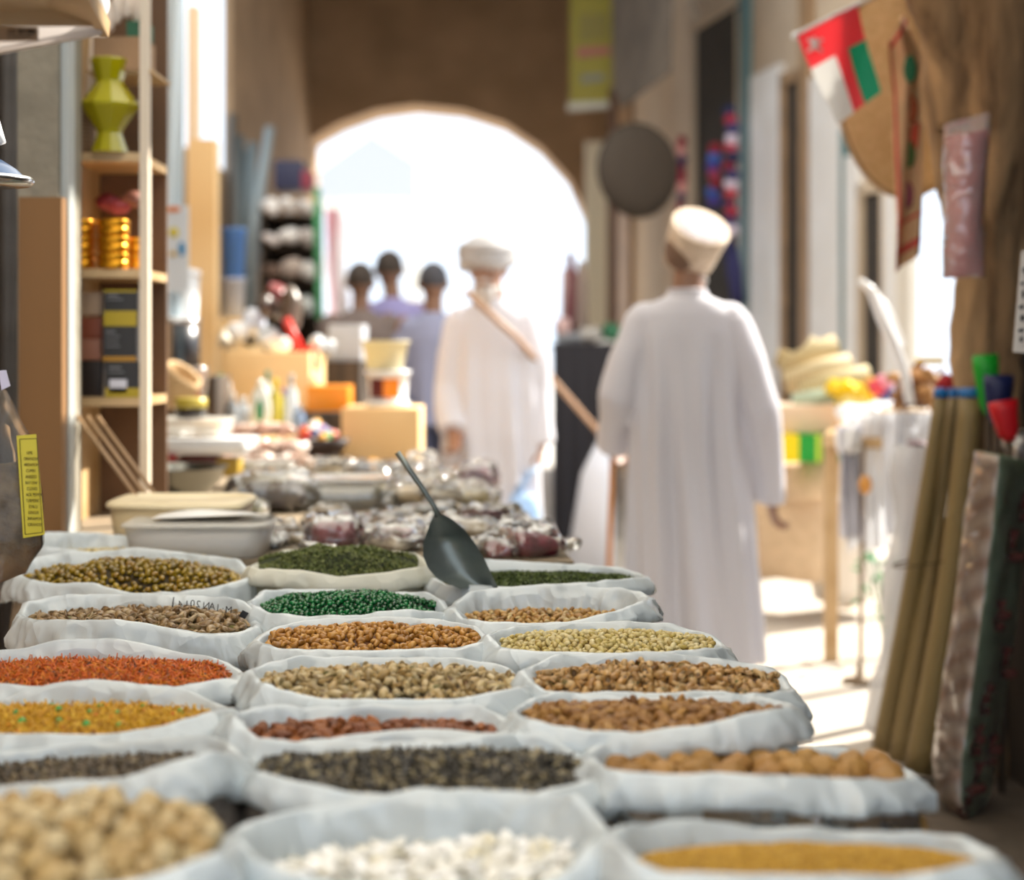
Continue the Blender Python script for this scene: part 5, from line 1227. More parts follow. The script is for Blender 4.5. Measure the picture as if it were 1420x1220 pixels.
# tables and goods on the right, in the daylight
RT=.72
def onR(px,d,z): q=at(px,HZ,d); return Vector((q.x,d,z))
p=thing('goods_stand','low table under white sheets on the right, in the daylight','table',onR(1220,6.6,0))
mb=MB(); mb.prism([onR(1140,6.2,0),onR(1292,5.9,0),onR(1300,7.6,0),onR(1165,7.8,0)],(0,0,.86),(0,0,.90)); mb.build('table_top',m_pine,p)
for (x,d) in ((1152,6.3),(1284,6.0),(1290,7.5),(1175,7.6)):
    mb=MB(); q=onR(x,d,.43); mb.box(q,(.05,.05,.86)); mb.build('leg',m_pine,p)
# draped white sheets
def drape(x0_,x1_,y0_,y1_,d,c,label,seed,al=1,thk=.05,name='white_sheet'):
    a=at(x0_,y0_,d); b=at(x1_,y1_,d)
    mb=MB()
    def f(u,v): 
        w_=thk*noise.noise(Vector((u*6,v*1.6,seed)))+.012*math.sin(u*30+seed+v*2)
        return Vector((a.x+(b.x-a.x)*u,d+w_-.03*v,a.z+(b.z-a.z)*v*(1+.07*noise.noise(Vector((u*5,seed,0))))))
    mb.grid(f,40,24); k=len(mb.v); mb.v+=[v+Vector((0,.004,0)) for v in mb.v]
    for fc in list(mb.f): mb.f.append([i+k for i in fc][::-1]); mb.m.append(0); mb.sm.append(True)
    return mb.build(name,M('sheet_'+c,pal(c)[0],rough=.5,transl=.4),label=label,cat='sheet')
drape(1172,1232,575,760,6.1,'f2f3f5','wide white plastic sheet hanging from the right stand',1)
drape(1163,1196,590,745,5.95,'dcdce2','narrow grey-white plastic sheet hanging in front of the wide one',2)
drape(1225,1294,572,740,5.88,'eef0f4','white plastic sheet hanging behind the blue woven roll',3)
for i,(x,y,w_,h_,c,l,d) in enumerate(((1190,574,60,26,'f4f5f7','white folded plastic sack',6.3),(1228,570,50,24,'eceef2','bluish white folded plastic sack',6.4),(1262,586,56,20,'f6f6f6','bright white folded plastic sack',6.1),(1175,612,26,40,'f0efec','hanging white pouch',6.0))):
    q=at(x,y,d); mb=MB(); pillow(mb,q,(w_*d/FP,.2,h_*d/FP),0,0,60+i,.015); mb.build('folded_sack',flat('sackw_'+c,c,.35,transl=.3),label=l+' on the right stand',cat='sack')
for i,(x,y,w_,h_,c,l) in enumerate(((1165,538,40,22,'f2d80c','bright yellow plastic bag'),(1192,545,44,26,'f6e23c','pale yellow plastic bag'),(1180,556,40,18,'fbf2a0','cream-yellow plastic bag'),(1208,532,20,14,'d9a84a','ochre plastic bag'))):
    d=6.9; q=at(x,y,d); mb=MB(); pillow(mb,q,(w_*d/FP,.16,h_*d/FP),0,0,70+i,.02); mb.build('yellow_bag',flat('ybag_'+c,c,.3,transl=.3),label=l+' piled on the far end of the right stand',cat='bag')
for i,(x,y,c,l) in enumerate(((1218,536,'c9384a','red'),(1232,548,'3c4a8c','blue'),(1226,530,'d98a9a','pink'))):
    q=at(x,y,6.6); mb=MB(); mb.ell(q,(.04,.04,.035),12,8); mb.noise(.01,25,seed=i); mb.build('small_pouch',flat('pouch_'+c,c,.4),label='small %s pouch between the yellow bags and the brown husks'%l,cat='pouch')
# heap of dried brown husks
k=0
for i in range(46):
    x=1240+random.random()*62; y=520+random.random()*50-12*(1-abs(x-1272)/34); d=5.9+random.random()*.3
    q=at(x,y,d); mb=MB(); rot=Euler((random.uniform(-1,1),random.uniform(-1,1),random.uniform(-2,2)))
    n0=len(mb.v); mb.ell((0,0,0),(.048,.020,.016),12,8); R=rot.to_matrix(); mb.noise(.010,30,seed=i); mb.v=[R@v+q for v in mb.v]
    mb.build('dried_husk',M('husk_%d'%(i%3),pal(('8a6038','6e4826','a87c4c')[i%3])[0],rough=.8),label='brown dried husk in the heap beside the timber post',cat='husk',group='dried husks in the heap')
q=at(1290,500,6.2); mb=MB(); mb.box(q,(.09,.08,.025)); mb.build('yellow_card_box',flat('card_yellow','d8bc1c',.5),label='small yellow box on top of the dried husks',cat='box')
mb=MB(); a=onR(1268,6.1,0); mb.box((a.x,6.15,.95),(.17,.3,.10)); mb.build('husk_crate',m_pine,label='pine crate under the brown dried husks',cat='crate')
# rolled palm mats, cream
for i,(x0_,y0_,x1_,y1_,r,c,d) in enumerate(((1085,512,1160,478,.05,'cdb889',7.6),(1090,532,1180,505,.055,'d8c69c',7.4),(1078,495,1135,520,.045,'bfa673',7.8),(1110,545,1205,520,.05,'c9b98c',7.2),(1120,478,1150,505,.05,'e0d0a8',7.7))):
    mb=MB(); mb.tube([at(x0_,y0_,d),at((x0_+x1_)/2,(y0_+y1_)/2-3,d),at(x1_,y1_,d)],r,16); mb.noise(.006,20,seed=i)
    mb.build('rolled_palm_mat',M('palm_'+c,pal(c)[0],rough=.8,wave=(20,2,'X')),label='cream rolled palm mat lying in the pile behind the walking man',cat='mat',group='rolled palm mats in the pile')
mb=MB(); mb.tube([at(1100,556,7.0),at(1155,548,7.0),at(1180,552,7.0)],.035,12); mb.build('pale_green_roll',flat('pale_green','a9bca8',.6),label='pale green roll lying under the cream palm mats',cat='roll')
carton(1076,1166,562,600,6.9,.4,flat('carton_peach','e3c9ae',.6),'long peach-white carton beneath the palm mats')
p=thing('green_box','yellow and green printed box on the burlap bags','box',at(1125,640,6.8))
for (x0_,x1_,c,nm) in ((1084,1108,'f2dc14','yellow_panel'),(1108,1132,'1fa03c','green_panel'),(1132,1138,'c9e04a','lime_stripe'),(1138,1166,'168a34','green_panel')):
    a=at(x0_,603,6.8); b=at(x1_,641,6.8); mb=MB(); mb.box(((a.x+b.x)/2,6.9,(a.z+b.z)/2),(b.x-a.x,.2,a.z-b.z)); mb.build(nm,flat('gb_'+c,c,.4),p)
# burlap bags and baskets
bur=M('burlap',(.66,.50,.34),rough=.9,col2=(.54,.40,.26),var=.8,vscale=20,bump=.4,bscale=60)
for i,(x,y0_,y1_,w_,d,l,mm) in enumerate(((1092,640,800,110,7.3,'large tan burlap bag nearest the walking man',bur),(1170,690,830,90,7.4,'white woven bag standing before the burlap bags',flat('bag_white','e9e3da',.7)),(1140,600,700,80,7.8,'dark-topped burlap bag behind the tan one',bur),(1180,640,705,60,7.7,'round cream bundle on the burlap bags',flat('bundle_cream','e3d6bb',.8)),(1124,640,690,70,7.1,'tan gathered bag under the green box',bur))):
    a=at(x,y0_,d); b=at(x,y1_,d); zb=max(0,b.z) if y1_>750 else b.z
    mb=MB(); r_=w_/2*d/FP; h_=a.z-zb
    mb.lathe([(0,0),(r_*.9,0),(r_*1.05,h_*.15),(r_*1.08,h_*.5),(r_*.95,h_*.85),(r_*.8,h_*.97),(r_*.6,h_),(0,h_*.97)],(a.x,d,zb),30,sq=.8); mb.noise(.03,5,seed=i); mb.noise(.006,22)
    mb.build('burlap_bag' if mm==bur else 'white_bag',mm,label=l,cat='bag')
# thin metal stand
p=thing('metal_stand','thin rusty pole stand hung with white plastic, on the bright floor','stand',Vector((at(1197,0,5.9).x,5.9,0)))
x=at(1197,0,5.9).x
mb=MB(); mb.tube([(x-.01,5.9,.02),(x,5.9,.9)],.009,8); mb.build('pole',flat('rust','7a6448',.6),p)
mb=MB(); mb.lathe([(0,0),(.07,0),(.065,.012),(.02,.02),(.015,.06),(0,.06)],(x-.01,5.9,0),20); mb.build('base',flat('rust','7a6448',.6),p)
mb=MB(); mb.tube([at(1192,388,5.9),at(1208,402,5.9),at(1222,440,5.9),at(1240,478,5.9),at(1255,520,5.9),Vector((at(1262,560,5.9)))],[.012,.018,.02,.022,.02,.018],10)
mb.tube([at(1212,405,5.95),at(1232,430,5.95),at(1252,480,5.95)],.012,8); mb.build('curved_white_horn',m_whitepl,label='curved white plastic hook rising above the right stand',cat='hook')
mb=MB(); q=at(1200,672,5.85); mb.ell(q,(.025,.02,.035),12,8); mb.build('orange_pendant',flat('pend','d99a4a',.4),label='small orange pendant hanging by the metal stand',cat='pendant')
p=thing('green_plant','small green plant behind the metal stand','plant',at(1230,850,6.4)); p.location.z=0; WORLD[p]=Vector(p.location)
mb=MB()
for i in range(40):
    a_=random.random()*6.28; r=random.random()*.12; c=Vector((p.location.x+math.cos(a_)*r,6.4+math.sin(a_)*r,.1+random.random()*.35)); R=Euler((random.uniform(-1,1),random.uniform(-1,1),a_)).to_matrix()
    mb.add([c+R@Vector(v) for v in ((0,0,0),(.03,.014,.01),(.06,0,0),(.03,-.014,.01))],[(0,1,2,3)])
mb.build('foliage',flat('leaf','3f8a5a',.5,transl=.3),p)
mb=MB(); 
for i in range(6): mb.tube([(p.location.x,6.4,0),(p.location.x+.08*math.cos(i),6.4+.08*math.sin(i),.4)],.004,5)
mb.build('stem',flat('stem','4a6a3a',.6),p)
# dark covered table in the middle distance, right of the man in the turban
p=thing('covered_stall','table covered by a black cloth beyond the two men','table',Vector((at(806,0,10.5).x,10.5,0)))
a=at(768,478,10.3); b=at(850,660,10.3)
mb=MB(); mb.box(((a.x+b.x)/2,10.6,a.z-.015),(b.x-a.x,.7,.03)); mb.build('table_top',m_darkwood,p)
mb=MB(); mb.grid(lambda u,v:Vector((a.x-.01+(b.x-a.x+.02)*u,10.22+.02*math.sin(u*26)*v,a.z*(1-v)+.01)),40,8); mb.build('black_cloth',flat('cloth_black','26242a',.8),p)
for i,(x,y,w_,h_,c,l) in enumerate(((790,470,40,18,'8c8f94','grey folded cloth'),(818,466,34,22,'a9a49e','pale grey folded cloth'),(848,462,24,26,'2f6a4a','dark green pouch'),(838,478,30,14,'e3ded8','white folded cloth'),(780,455,20,26,'c9a8a4','pinkish cloth'),(866,470,20,22,'d8d4ce','cream pouch'))):
    q=at(x,y,10.4); mb=MB(); pillow(mb,q,(w_*10.4/FP,.2,h_*10.4/FP),0,0,80+i,.02); mb.build('folded_cloth',flat('fc_'+c,c,.7),label=l+' on the black-covered table',cat='cloth')
for i,(x,y0_,y1_,w_,c,l) in enumerate(((792,350,462,16,'6d3c40','dark red'),(806,362,470,16,'8c7a70','taupe'),(783,372,450,10,'b89a94','dusty pink'))):
    d=10.9; a=at(x,y0_,d); b=at(x,y1_,d); mb=MB(); mb.tube([a,a.lerp(b,.3),a.lerp(b,.8),b],[.02,w_*.5*d/FP,w_*.55*d/FP,w_*.4*d/FP],16,flat=.5); mb.noise(.015,9,seed=i)
    mb.build('hanging_garment',flat('garm_'+c,c,.8),label='%s garment hanging at the end of the shop fronts'%l,cat='garment')
mb=MB(); q=at(820,640,8.6); mb.tube([at(836,615,8.6),at(826,660,8.6),Vector((at(820,0,8.6).x,8.6,.02))],[.03,.085,.14],20,flat=.6); mb.noise(.02,8)
mb.build('white_cloth_bundle',flat('cloth_bluewhite','d9dde8',.7),label='bluish white cloth bundle standing on the floor between the two men',cat='cloth')
# things along the shop fronts
mb=MB()
a=at(788,-30,13.2); b=at(848,152,13.2)
p=thing('hanging_sign','yellow hanging sign with a red band and grey mark, above the alley','sign',((a.x+b.x)/2,13.2,b.z))
def hs(x0_,x1_,y0_,y1_,mt,nm,dd=0):
    mb=MB(); mb.prism([at(x0_,y0_,13.2-dd),at(x1_,y0_-2,13.2-dd),at(x1_+1,y1_-5,13.2-dd),at(x0_,y1_,13.2-dd)],(0,0,0),(0,.02,0)); return mb.build(nm,mt,p)
hs(790,848,-30,152,flat('sign_yellow','9a8c1e',.5),'board'); hs(800,846,66,80,flat('sign_red','b06a5a',.6),'red_band',.01); hs(806,838,104,116,flat('sign_grey','8c8a78',.6),'grey_mark',.01); hs(787,850,142,154,flat('sign_pale','c9c4b0',.5),'pale_edge',.01); hs(804,842,20,58,flat('sign_olive','8a7c2c',.5),'upper_mark',.01)
# awning, round basket, pole
mb=MB(); mb.prism([at(848,-60,12.5),at(935,-60,11.2),at(932,98,11.2),at(905,118,11.5),at(862,150,12.4),at(850,120,12.5)],(0,0,0),(0,.05,0)); mb.build('awning_cloth',M('awning',(.20,.16,.12),rough=.9,var=.6,vscale=3),label='grey-brown awning cloth hanging beside the yellow sign',cat='awning')
q=at(890,235,11.0); mb=MB(); mb.lathe([(0,.02),(.2,.01),(.30,-.02),(.33,-.06),(.335,-.05),(.31,.0),(.2,.035),(0,.045)],(0,0,0),36); R=Euler((PI/2,0,.5)).to_matrix(); mb.v=[R@v+q for v in mb.v]
mb.build('round_tray_basket',M('dark_wicker',(.07,.05,.035),col2=(.04,.03,.02),wave=(20,2,'X'),rough=.8),label='large dark round basket tray hanging on the shop front',cat='basket')
mb=MB(); q=at(850,0,12.6); mb.tube([(q.x,12.6,0),(q.x,12.6,3.3)],.035,10); mb.build('brown_pole',flat('pole_brown','6b5040',.6),label='brown pole standing at the far end of the shop fronts',cat='pole')
mb=MB(); a=at(812,195,14.5); b=at(842,450,14.5); mb.box(((a.x+b.x)/2,14.6,(a.z)/2),(b.x-a.x,.1,a.z)); mb.build('lit_panel',flat('panel_cream','e8dcc0',.7),label='tall cream panel between the arch and the brown pole',cat='panel')
for i,(x,y0_,y1_,w_,cols_,l) in enumerate(((945,190,292,14,('a02c44','e8a09a','3a2a5a','8a1c3c'),'left strand of red and purple tassels'),(990,200,285,18,('8a2030','3a6ac0','4a3a8c','a03a5a'),'middle strand of red and blue tassels'),(1014,148,325,20,('222a50','a02840','3a3a6a','d8cce0','b84050'),'long right strand of navy, red and white tassels'))):
    c=wpt(x,(y0_+y1_)/2,.34); p=thing('tassel_strand',l+' on the shop front','tassels',(c.x,c.y,wpt(x,y1_,.34).z))
    n_=int((y1_-y0_)/12)
    for j in range(n_):
        y=y0_+(j+.5)*(y1_-y0_)/n_; q=wpt(x+random.uniform(-3,3),y,.34); hh=cols_[j%len(cols_)]
        mb=MB(); mb.ell(q,(w_*.5*q.y/FP,.05,.045),12,8); mb.noise(.012,20,seed=j); mb.build('tassel',flat('tassel_'+hh,hh,.8),p)
mb=MB(); q0=wpt(1012,330,.30); q1=wpt(1024,420,.3); mb.tube([q0,q0.lerp(q1,.5)+Vector((0,-.02,0)),q1],[.04,.06,.05],12); mb.build('hanging_cloth',flat('navy_cloth','2c2c5a',.8),label='navy cloth hanging under the long tassel strand',cat='cloth')
# ------------------------------------------------------------------ people
skin=M('skin_brown',(.30,.16,.10),rough=.5,var=.3,vscale=9); skin2=M('skin_tan',(.40,.22,.15),rough=.5,var=.3,vscale=9)
def remesh(o,size,sm=3):
    m=o.modifiers.new('remesh','REMESH'); m.mode='VOXEL'; m.voxel_size=size; m.use_smooth_shade=True
    s=o.modifiers.new('smooth','SMOOTH'); s.factor=.5; s.iterations=sm
def limb(mb,pts,rs,n=16):
    mb.tube(pts,rs,n); 
    for p,r in ((pts[0],rs[0]),(pts[-1],rs[-1])): mb.ell(p,(r,r,r),14,10)
def hand(mb,wr,dr,side,curl=.5,grip=None,sc=1.0):
    """wr wrist, dr direction the hand points, side: direction towards the thumb"""
    dr=Vector(dr).normalized(); side=Vector(side); side=(side-dr*side.dot(dr)).normalized(); nrm=dr.cross(side)   # palm normal
    wr=Vector(wr); pc=wr+dr*.045*sc
    R=Matrix((side,nrm,dr)).transposed().to_euler()
    mb.ell(pc,(.040*sc,.016*sc,.050*sc),16,12,rot=R)
    L_=(.040,.046,.043,.034)
    for i in range(4):
        o=(1.5-i)*.019*sc; b=wr+dr*.085*sc+side*o; l=L_[i]*sc
        cu=curl+.08*i
        d1=(dr*math.cos(cu)+nrm*math.sin(cu)).normalized(); d2=(dr*math.cos(cu*2.1)+nrm*math.sin(cu*2.1)).normalized(); d3=(dr*math.cos(cu*3)+nrm*math.sin(cu*3)).normalized()
        p1=b+d1*l; p2=p1+d2*l*.62; p3=p2+d3*l*.48
        mb.tube([b-dr*.02,b,p1,p2,p3],[.0095*sc,.0092*sc,.0085*sc,.0078*sc,.006*sc],10); mb.ell(p3,(.0062*sc,)*3,8,6)
    t0=wr+dr*.03*sc+side*.034*sc; t1=t0+(dr*.6+side*.7+nrm*.3).normalized()*.035*sc; t2=t1+(dr*.85+side*.2+nrm*.45).normalized()*.03*sc
    mb.tube([t0-side*.01,t0,t1,t2],[.013*sc,.0125*sc,.010*sc,.008*sc],10); mb.ell(t2,(.008*sc,)*3,8,6)
def head(mb,c,rot,s_=1.0,beard=False):
    """faces -Y before rot; c is the centre of the skull"""
    c=Vector(c); R=rot.to_matrix(); k=len(mb.v)
    mb.ell((0,.008,.02),(.074,.092,.098),22,16); mb.ell((0,-.030,-.045),(.056,.058,.062),18,12); mb.ell((0,-.062,-.085),(.026,.022,.02),12,8)
    mb.ell((0,-.078,.030),(.050,.016,.012),14,8)       # brow
    mb.ell((0,-.094,-.012),(.012,.016,.026),12,8); mb.ell((0,-.104,-.028),(.017,.013,.010),12,8)   # nose
    for s in(-1,1): mb.ell((s*.040,-.070,-.018),(.020,.018,.018),10,8); mb.ell((s*.078,.012,-.002),(.009,.020,.032),10,8)
    mb.ell((0,-.084,-.054),(.024,.012,.006),12,6); mb.ell((0,-.083,-.064),(.021,.012,.007),12,6)
    for i in range(k,len(mb.v)): mb.v[i]=c+R@(mb.v[i]*s_)
def eyes(p,c,rot,s_=1.0):
    R=rot.to_matrix(); c=Vector(c)
    for s in(-1,1):
        mb=MB(); mb.ell(c+R@(Vector((s*.031,-.076,.008))*s_),(.013*s_,)*3,12,8); e=mb.build('eye',flat('eye_white','d8d0c8',.2),p)
        mb=MB(); mb.ell(c+R@(Vector((s*.031,-.087,.008))*s_),(.0055*s_,)*3,10,6); mb.build('pupil',flat('eye_dark','1a100c',.2),e)
def robe(mb,rings,n=120,k=15,amp=.014,zt=1.3,seed=0,off=(0,0)):
    vs=[]; m_=60
    for i in range(m_+1):
        z,cx,cy,rx,ry=cr(rings,i/m_)
        w=max(0,min(1,(zt-z)/1.0)); 
        for j in range(n):
            q=2*PI*j/n
            f=amp*w**.6*(math.sin(k*q+2.2*math.sin(z*1.3+seed)+seed)*.8+math.sin(2*PI*.37*k*q/6.283*1.0+z*2+seed*2)*.0+.9*noise.noise(Vector((math.cos(q)*3.1,math.sin(q)*3.1,z*.9+seed)))+.5*math.sin((k*2-3)*q+z*3))
            vs.append(Vector((cx+math.cos(q)*(rx+f)+off[0],cy+math.sin(q)*(ry+f)+off[1],z)))
    fs=[(i*n+j,i*n+(j+1)%n,(i+1)*n+(j+1)%n,(i+1)*n+j) for i in range(m_) for j in range(n)]
    fs.append(tuple(range(n))[::-1]); fs.append(tuple(m_*n+j for j in range(n))); mb.add(vs,fs)
def sleeve(mb,pts,rs,seed=0):
    pp=[cr([tuple(p) for p in pts],i/24) for i in range(25)]; rr=[cr(rs,i/24) for i in range(25)]
    k=len(mb.v); mb.tube(pp,rr,36); 
    for i in range(k,len(mb.v)):
        v=mb.v[i]; mb.v[i]=v+noise.noise_vector(Vector((v.x*9,v.y*9,v.z*4+seed)))*.014
    mb.ell(pp[0],(rr[0],)*3,16,12)
def foot(mb,an,fd,L=.24):
    an=Vector(an); fd=Vector(fd).normalized(); mb.ell(an+fd*.055-Vector((0,0,.045)),(.042,.042,.032),14,8)
    rz=math.atan2(fd.y,fd.x); R=Euler((0,0,rz)); mb.ell(Vector((an.x,an.y,.030))+fd*.065,(L*.5,.043,.028),18,10,rot=R); mb.ell(Vector((an.x,an.y,.045)),(.036,.032,.04),12,8)
    return rz
def sandal(p,an,rz,fd,mt):
    an=Vector(an); fd=Vector(fd).normalized(); c=an+fd*.065
    mb=MB(); mb.ell((c.x,c.y,.010),(.135,.05,.012),24,8,rot=Euler((0,0,rz))); s_=mb.build('sandal',mt,p)
    R=Matrix.Rotation(rz,3,'Z'); mb=MB(); mb.tube([Vector((c.x,c.y,.012))+R@Vector((.03,y,.055*(1-(y/.05)**2))) for y in (-.048,-.03,-.012,.012,.03,.048)],.007,6); mb.build('strap',mt,s_)

# --- man in the pale robe, back to us
D1=5.8; X1=at(953,0,D1).x
man=thing('person','man in long pale robe and round cap seen from behind, walking with a cane','person',(X1,D1,0))
def W(x,y,z): return Vector((X1+x,D1+y,z))
hr=Euler((.12,0,PI-.45)); hc=W(.008,.02,1.58)
mb=MB(); head(mb,hc,hr,1.04)
mb.tube([W(0,.0,1.36),W(.002,.0,1.44),W(.006,.01,1.53)],[.075,.060,.056],18)
mb.ell(W(0,0,1.28),(.18,.10,.14),24,16); mb.ell(W(0,.0,1.1),(.16,.105,.2),24,16); mb.ell(W(0,0,.95),(.165,.11,.14),24,16)
limb(mb,[W(-.15,0,1.335),W(-.255,-.03,1.07),W(-.255,.14,.90)],[.042,.038,.028]); hand(mb,W(-.255,.14,.90),(.0,.5,-.55),(.3,.8,.5),.75)
limb(mb,[W(.15,0,1.335),W(.262,-.03,1.04),W(.315,.03,.72)],[.042,.038,.028]); hand(mb,W(.315,.03,.72),(.02,.05,-1),(-.2,1,0),.35)
limb(mb,[W(-.09,0,.92),W(-.10,.06,.50),W(-.10,.10,.09)],[.09,.06,.036]); limb(mb,[W(.09,0,.92),W(.10,.02,.50),W(.11,-.14,.10)],[.09,.06,.036])
r1=foot(mb,W(-.10,.10,.09),(-.1,1,0)); r2=foot(mb,W(.11,-.14,.09),(.1,1,0))
b=mb.build('body',skin,man); remesh(b,.0065)
sand=flat('sandal_brown','3a2618',.6)
sandal(man,W(-.10,.10,0),r1,(-.1,1,0),sand); sandal(man,W(.11,-.14,0),r2,(.1,1,0),sand)
mb=MB()
robe(mb,[(1.455,.0,.0,.066,.064),(1.43,0,0,.085,.075),(1.405,0,0,.150,.090),(1.37,0,0,.190,.105),(1.30,0,0,.215,.118),(1.2,0,0,.208,.128),(1.05,.0,0,.200,.140),(.85,.0,0,.208,.150),(.6,.01,0,.222,.165),(.35,.015,0,.236,.185),(.1,.02,-.01,.250,.20)],k=9,amp=.030,seed=1)
sleeve(mb,[(-.150,0,1.335),(-.215,-.01,1.20),(-.255,-.03,1.06),(-.26,.05,.97),(-.255,.14,.885)],[.078,.075,.068,.066,.066],3)
sleeve(mb,[(.150,0,1.335),(.215,-.01,1.19),(.262,-.03,1.03),(.29,.0,.86),(.31,.03,.68)],[.078,.075,.066,.060,.060],4)
mb.v=[v+Vector((X1,D1,0)) for v in mb.v]
m_robe=M('robe_cotton',(.72,.72,.78),rough=.8,transl=.25,col2=(.70,.68,.72),var=.4,vscale=3)
g_=mb.build('robe',m_robe,man); remesh(g_,.008,4)
mb=MB(); mb.tube([W(.0+math.cos(2*PI*i/24)*.066,math.sin(2*PI*i/24)*.064,1.452) for i in range(25)],.008,8,cap=False); mb.build('collar',m_robe,man)
# hair and cap
R=hr.to_matrix(); mb=MB(); mb.ell((0,.022,.015),(.079,.086,.085),20,14); mb.v=[hc+R@(v*1.04) for v in mb.v]; mb.build('hair',M('hair_cropped',(.17,.10,.065),rough=.8,bump=.8,bscale=90),man); M('hair_dark',(.06,.045,.035),rough=.8,bump=.8,bscale=90)
mb=MB(); mb.ell((0,-.062,-.085),(.045,.038,.045),16,10); mb.ell((0,-.03,-.08),(.062,.05,.03),16,8); mb.v=[hc+R@(v*1.04) for v in mb.v]; mb.build('beard',M('beard_grey',(.3,.28,.26),rough=.9),man)
m_cap=M('embroidered_cap',(.74,.62,.50),rough=.8,col2=(.50,.38,.27),var=1,vscale=38)
capm=Matrix.Translation(hc+Vector((.012,0,.026)))@Euler((.62,.32,0)).to_matrix().to_4x4()@Matrix.Scale(1.0,4)
mb=MB(); mb.lathe([(.090,-.06),(.097,-.035),(.103,.03),(.112,.098),(.108,.106),(.098,.100)],(0,0,0),40,sy=1.08)
mb.v=[capm@v for v in mb.v]; cp_=mb.build('cap',m_cap,man)
mb=MB(); mb.lathe([(.102,.098),(.085,.103),(.045,.107),(0,.108)],(0,0,0),40,sy=1.08); mb.v=[capm@v for v in mb.v]; mb.build('cap_top',M('cap_top_lilac',(.50,.44,.46),rough=.8,var=.7,vscale=30),cp_)
# his cane
mb=MB(); h0=at(850,618,5.97); h1=Vector((at(839,0,6.05).x,6.05,0.0))
mb.tube([h0+Vector((.07,0,-.01)),h0+Vector((.055,0,.025)),h0+Vector((.02,0,.03)),h0,h0.lerp(h1,.5),h1],[.009,.010,.010,.010,.010,.009],10)
mb.build('walking_cane',flat('cane_wood','c07a2e',.4,coat=.4),label='thin orange-brown walking cane held upright by the man seen from behind',cat='cane')

# --- man facing us, white robe and turban
D2=7.3; X2=at(684,0,D2).x
man2=thing('person','bearded man in a white robe and grey-white turban facing us, stick across his chest','person',(X2,D2,0))
def W(x,y,z): return Vector((X2+x,D2+y,z))
hr=Euler((.05,0,-.25)); hc=W(-.025,-.03,1.60)
mb=MB(); head(mb,hc,hr,1.06)
mb.tube([W(0,.0,1.38),W(-.005,-.01,1.46),W(-.02,-.02,1.55)],[.075,.062,.058],18)
mb.ell(W(0,0,1.30),(.18,.10,.14),24,16); mb.ell(W(0,.0,1.1),(.17,.115,.2),24,16); mb.ell(W(0,0,.95),(.17,.115,.14),24,16)
limb(mb,[W(-.145,0,1.355),W(-.20,-.02,1.08),W(-.18,-.16,.86)],[.042,.038,.028]); hand(mb,W(-.18,-.16,.86),(.15,-.5,-.6),(.6,-.3,.5),.5)
limb(mb,[W(.145,0,1.355),W(.205,.02,1.08),W(.215,-.04,.79)],[.042,.038,.028]); hand(mb,W(.215,-.04,.79),(0,-.1,-1),(-.2,-1,0),.6)
limb(mb,[W(-.09,0,.92),W(-.10,-.03,.50),W(-.11,-.02,.09)],[.09,.06,.036]); limb(mb,[W(.09,0,.92),W(.10,-.03,.50),W(.12,.04,.10)],[.09,.06,.036])
r1=foot(mb,W(-.11,-.02,.09),(-.3,-1,0)); r2=foot(mb,W(.12,.04,.09),(.2,-1,0))
b=mb.build('body',skin2,man2); remesh(b,.0065); eyes(man2,hc,hr,1.06)
sandal(man2,W(-.11,-.02,0),r1,(-.3,-1,0),sand); sandal(man2,W(.12,.04,0),r2,(.2,-1,0),sand)
mb=MB()
robe(mb,[(1.475,-.01,-.01,.066,.064),(1.45,-.005,0,.09,.075),(1.42,0,0,.150,.090),(1.38,0,0,.188,.105),(1.30,0,0,.208,.118),(1.2,-.005,0,.210,.130),(1.05,-.01,-.01,.215,.15),(.85,-.012,-.01,.222,.165),(.6,-.012,0,.23,.17),(.35,-.01,0,.24,.18),(.14,0,0,.25,.19)],k=8,amp=.026,seed=5)
sleeve(mb,[(-.145,0,1.355),(-.185,-.01,1.20),(-.20,-.03,1.06),(-.19,-.10,.95),(-.18,-.16,.87)],[.078,.075,.070,.068,.064],3)
sleeve(mb,[(.145,0,1.355),(.185,.0,1.20),(.205,.01,1.06),(.21,-.01,.93),(.215,-.04,.80)],[.078,.076,.072,.070,.070],6)
mb.v=[v+Vector((X2,D2,0)) for v in mb.v]
m_robe2=M('robe_white',(.84,.85,.92),rough=.8,transl=.3)
g_=mb.build('robe',m_robe2,man2); remesh(g_,.009,4)
R=hr.to_matrix()
mb=MB(); mb.ell((0,-.066,-.105),(.046,.030,.055),16,12); mb.ell((0,-.02,-.085),(.066,.055,.035),16,10); mb.tube([(-.04,-.088,-.052),(0,-.104,-.040),(.04,-.088,-.052)],[.006,.010,.006],8)
mb.v=[hc+R@(v*1.06) for v in mb.v]; mb.noise(.004,60); mb.build('beard',M('beard_white',(.50,.47,.45),rough=.9),man2)
mb=MB(); mb.ell((0,.015,.072),(.130,.140,.098),26,16); mb.v=[hc+R@v for v in mb.v]
m_turb=M('turban_cloth',(.46,.46,.48),rough=.9,col2=(.34,.33,.33),var=.7,vscale=12); tb=mb.build('turban',m_turb,man2)
for j,(z,tl,r_) in enumerate(((.050,.25,.032),(.066,-.25,.034),(.085,.1,.032),(.055,.05,.030))):
    mb=MB(); mb.tube([hc+R@Vector((math.cos(a_)*.108,.01+math.sin(a_)*.120,z+tl*.12*math.cos(a_+j))) for a_ in [2*PI*i/30 for i in range(31)]],r_,10,cap=False); mb.build('wrap_fold',m_turb,tb)
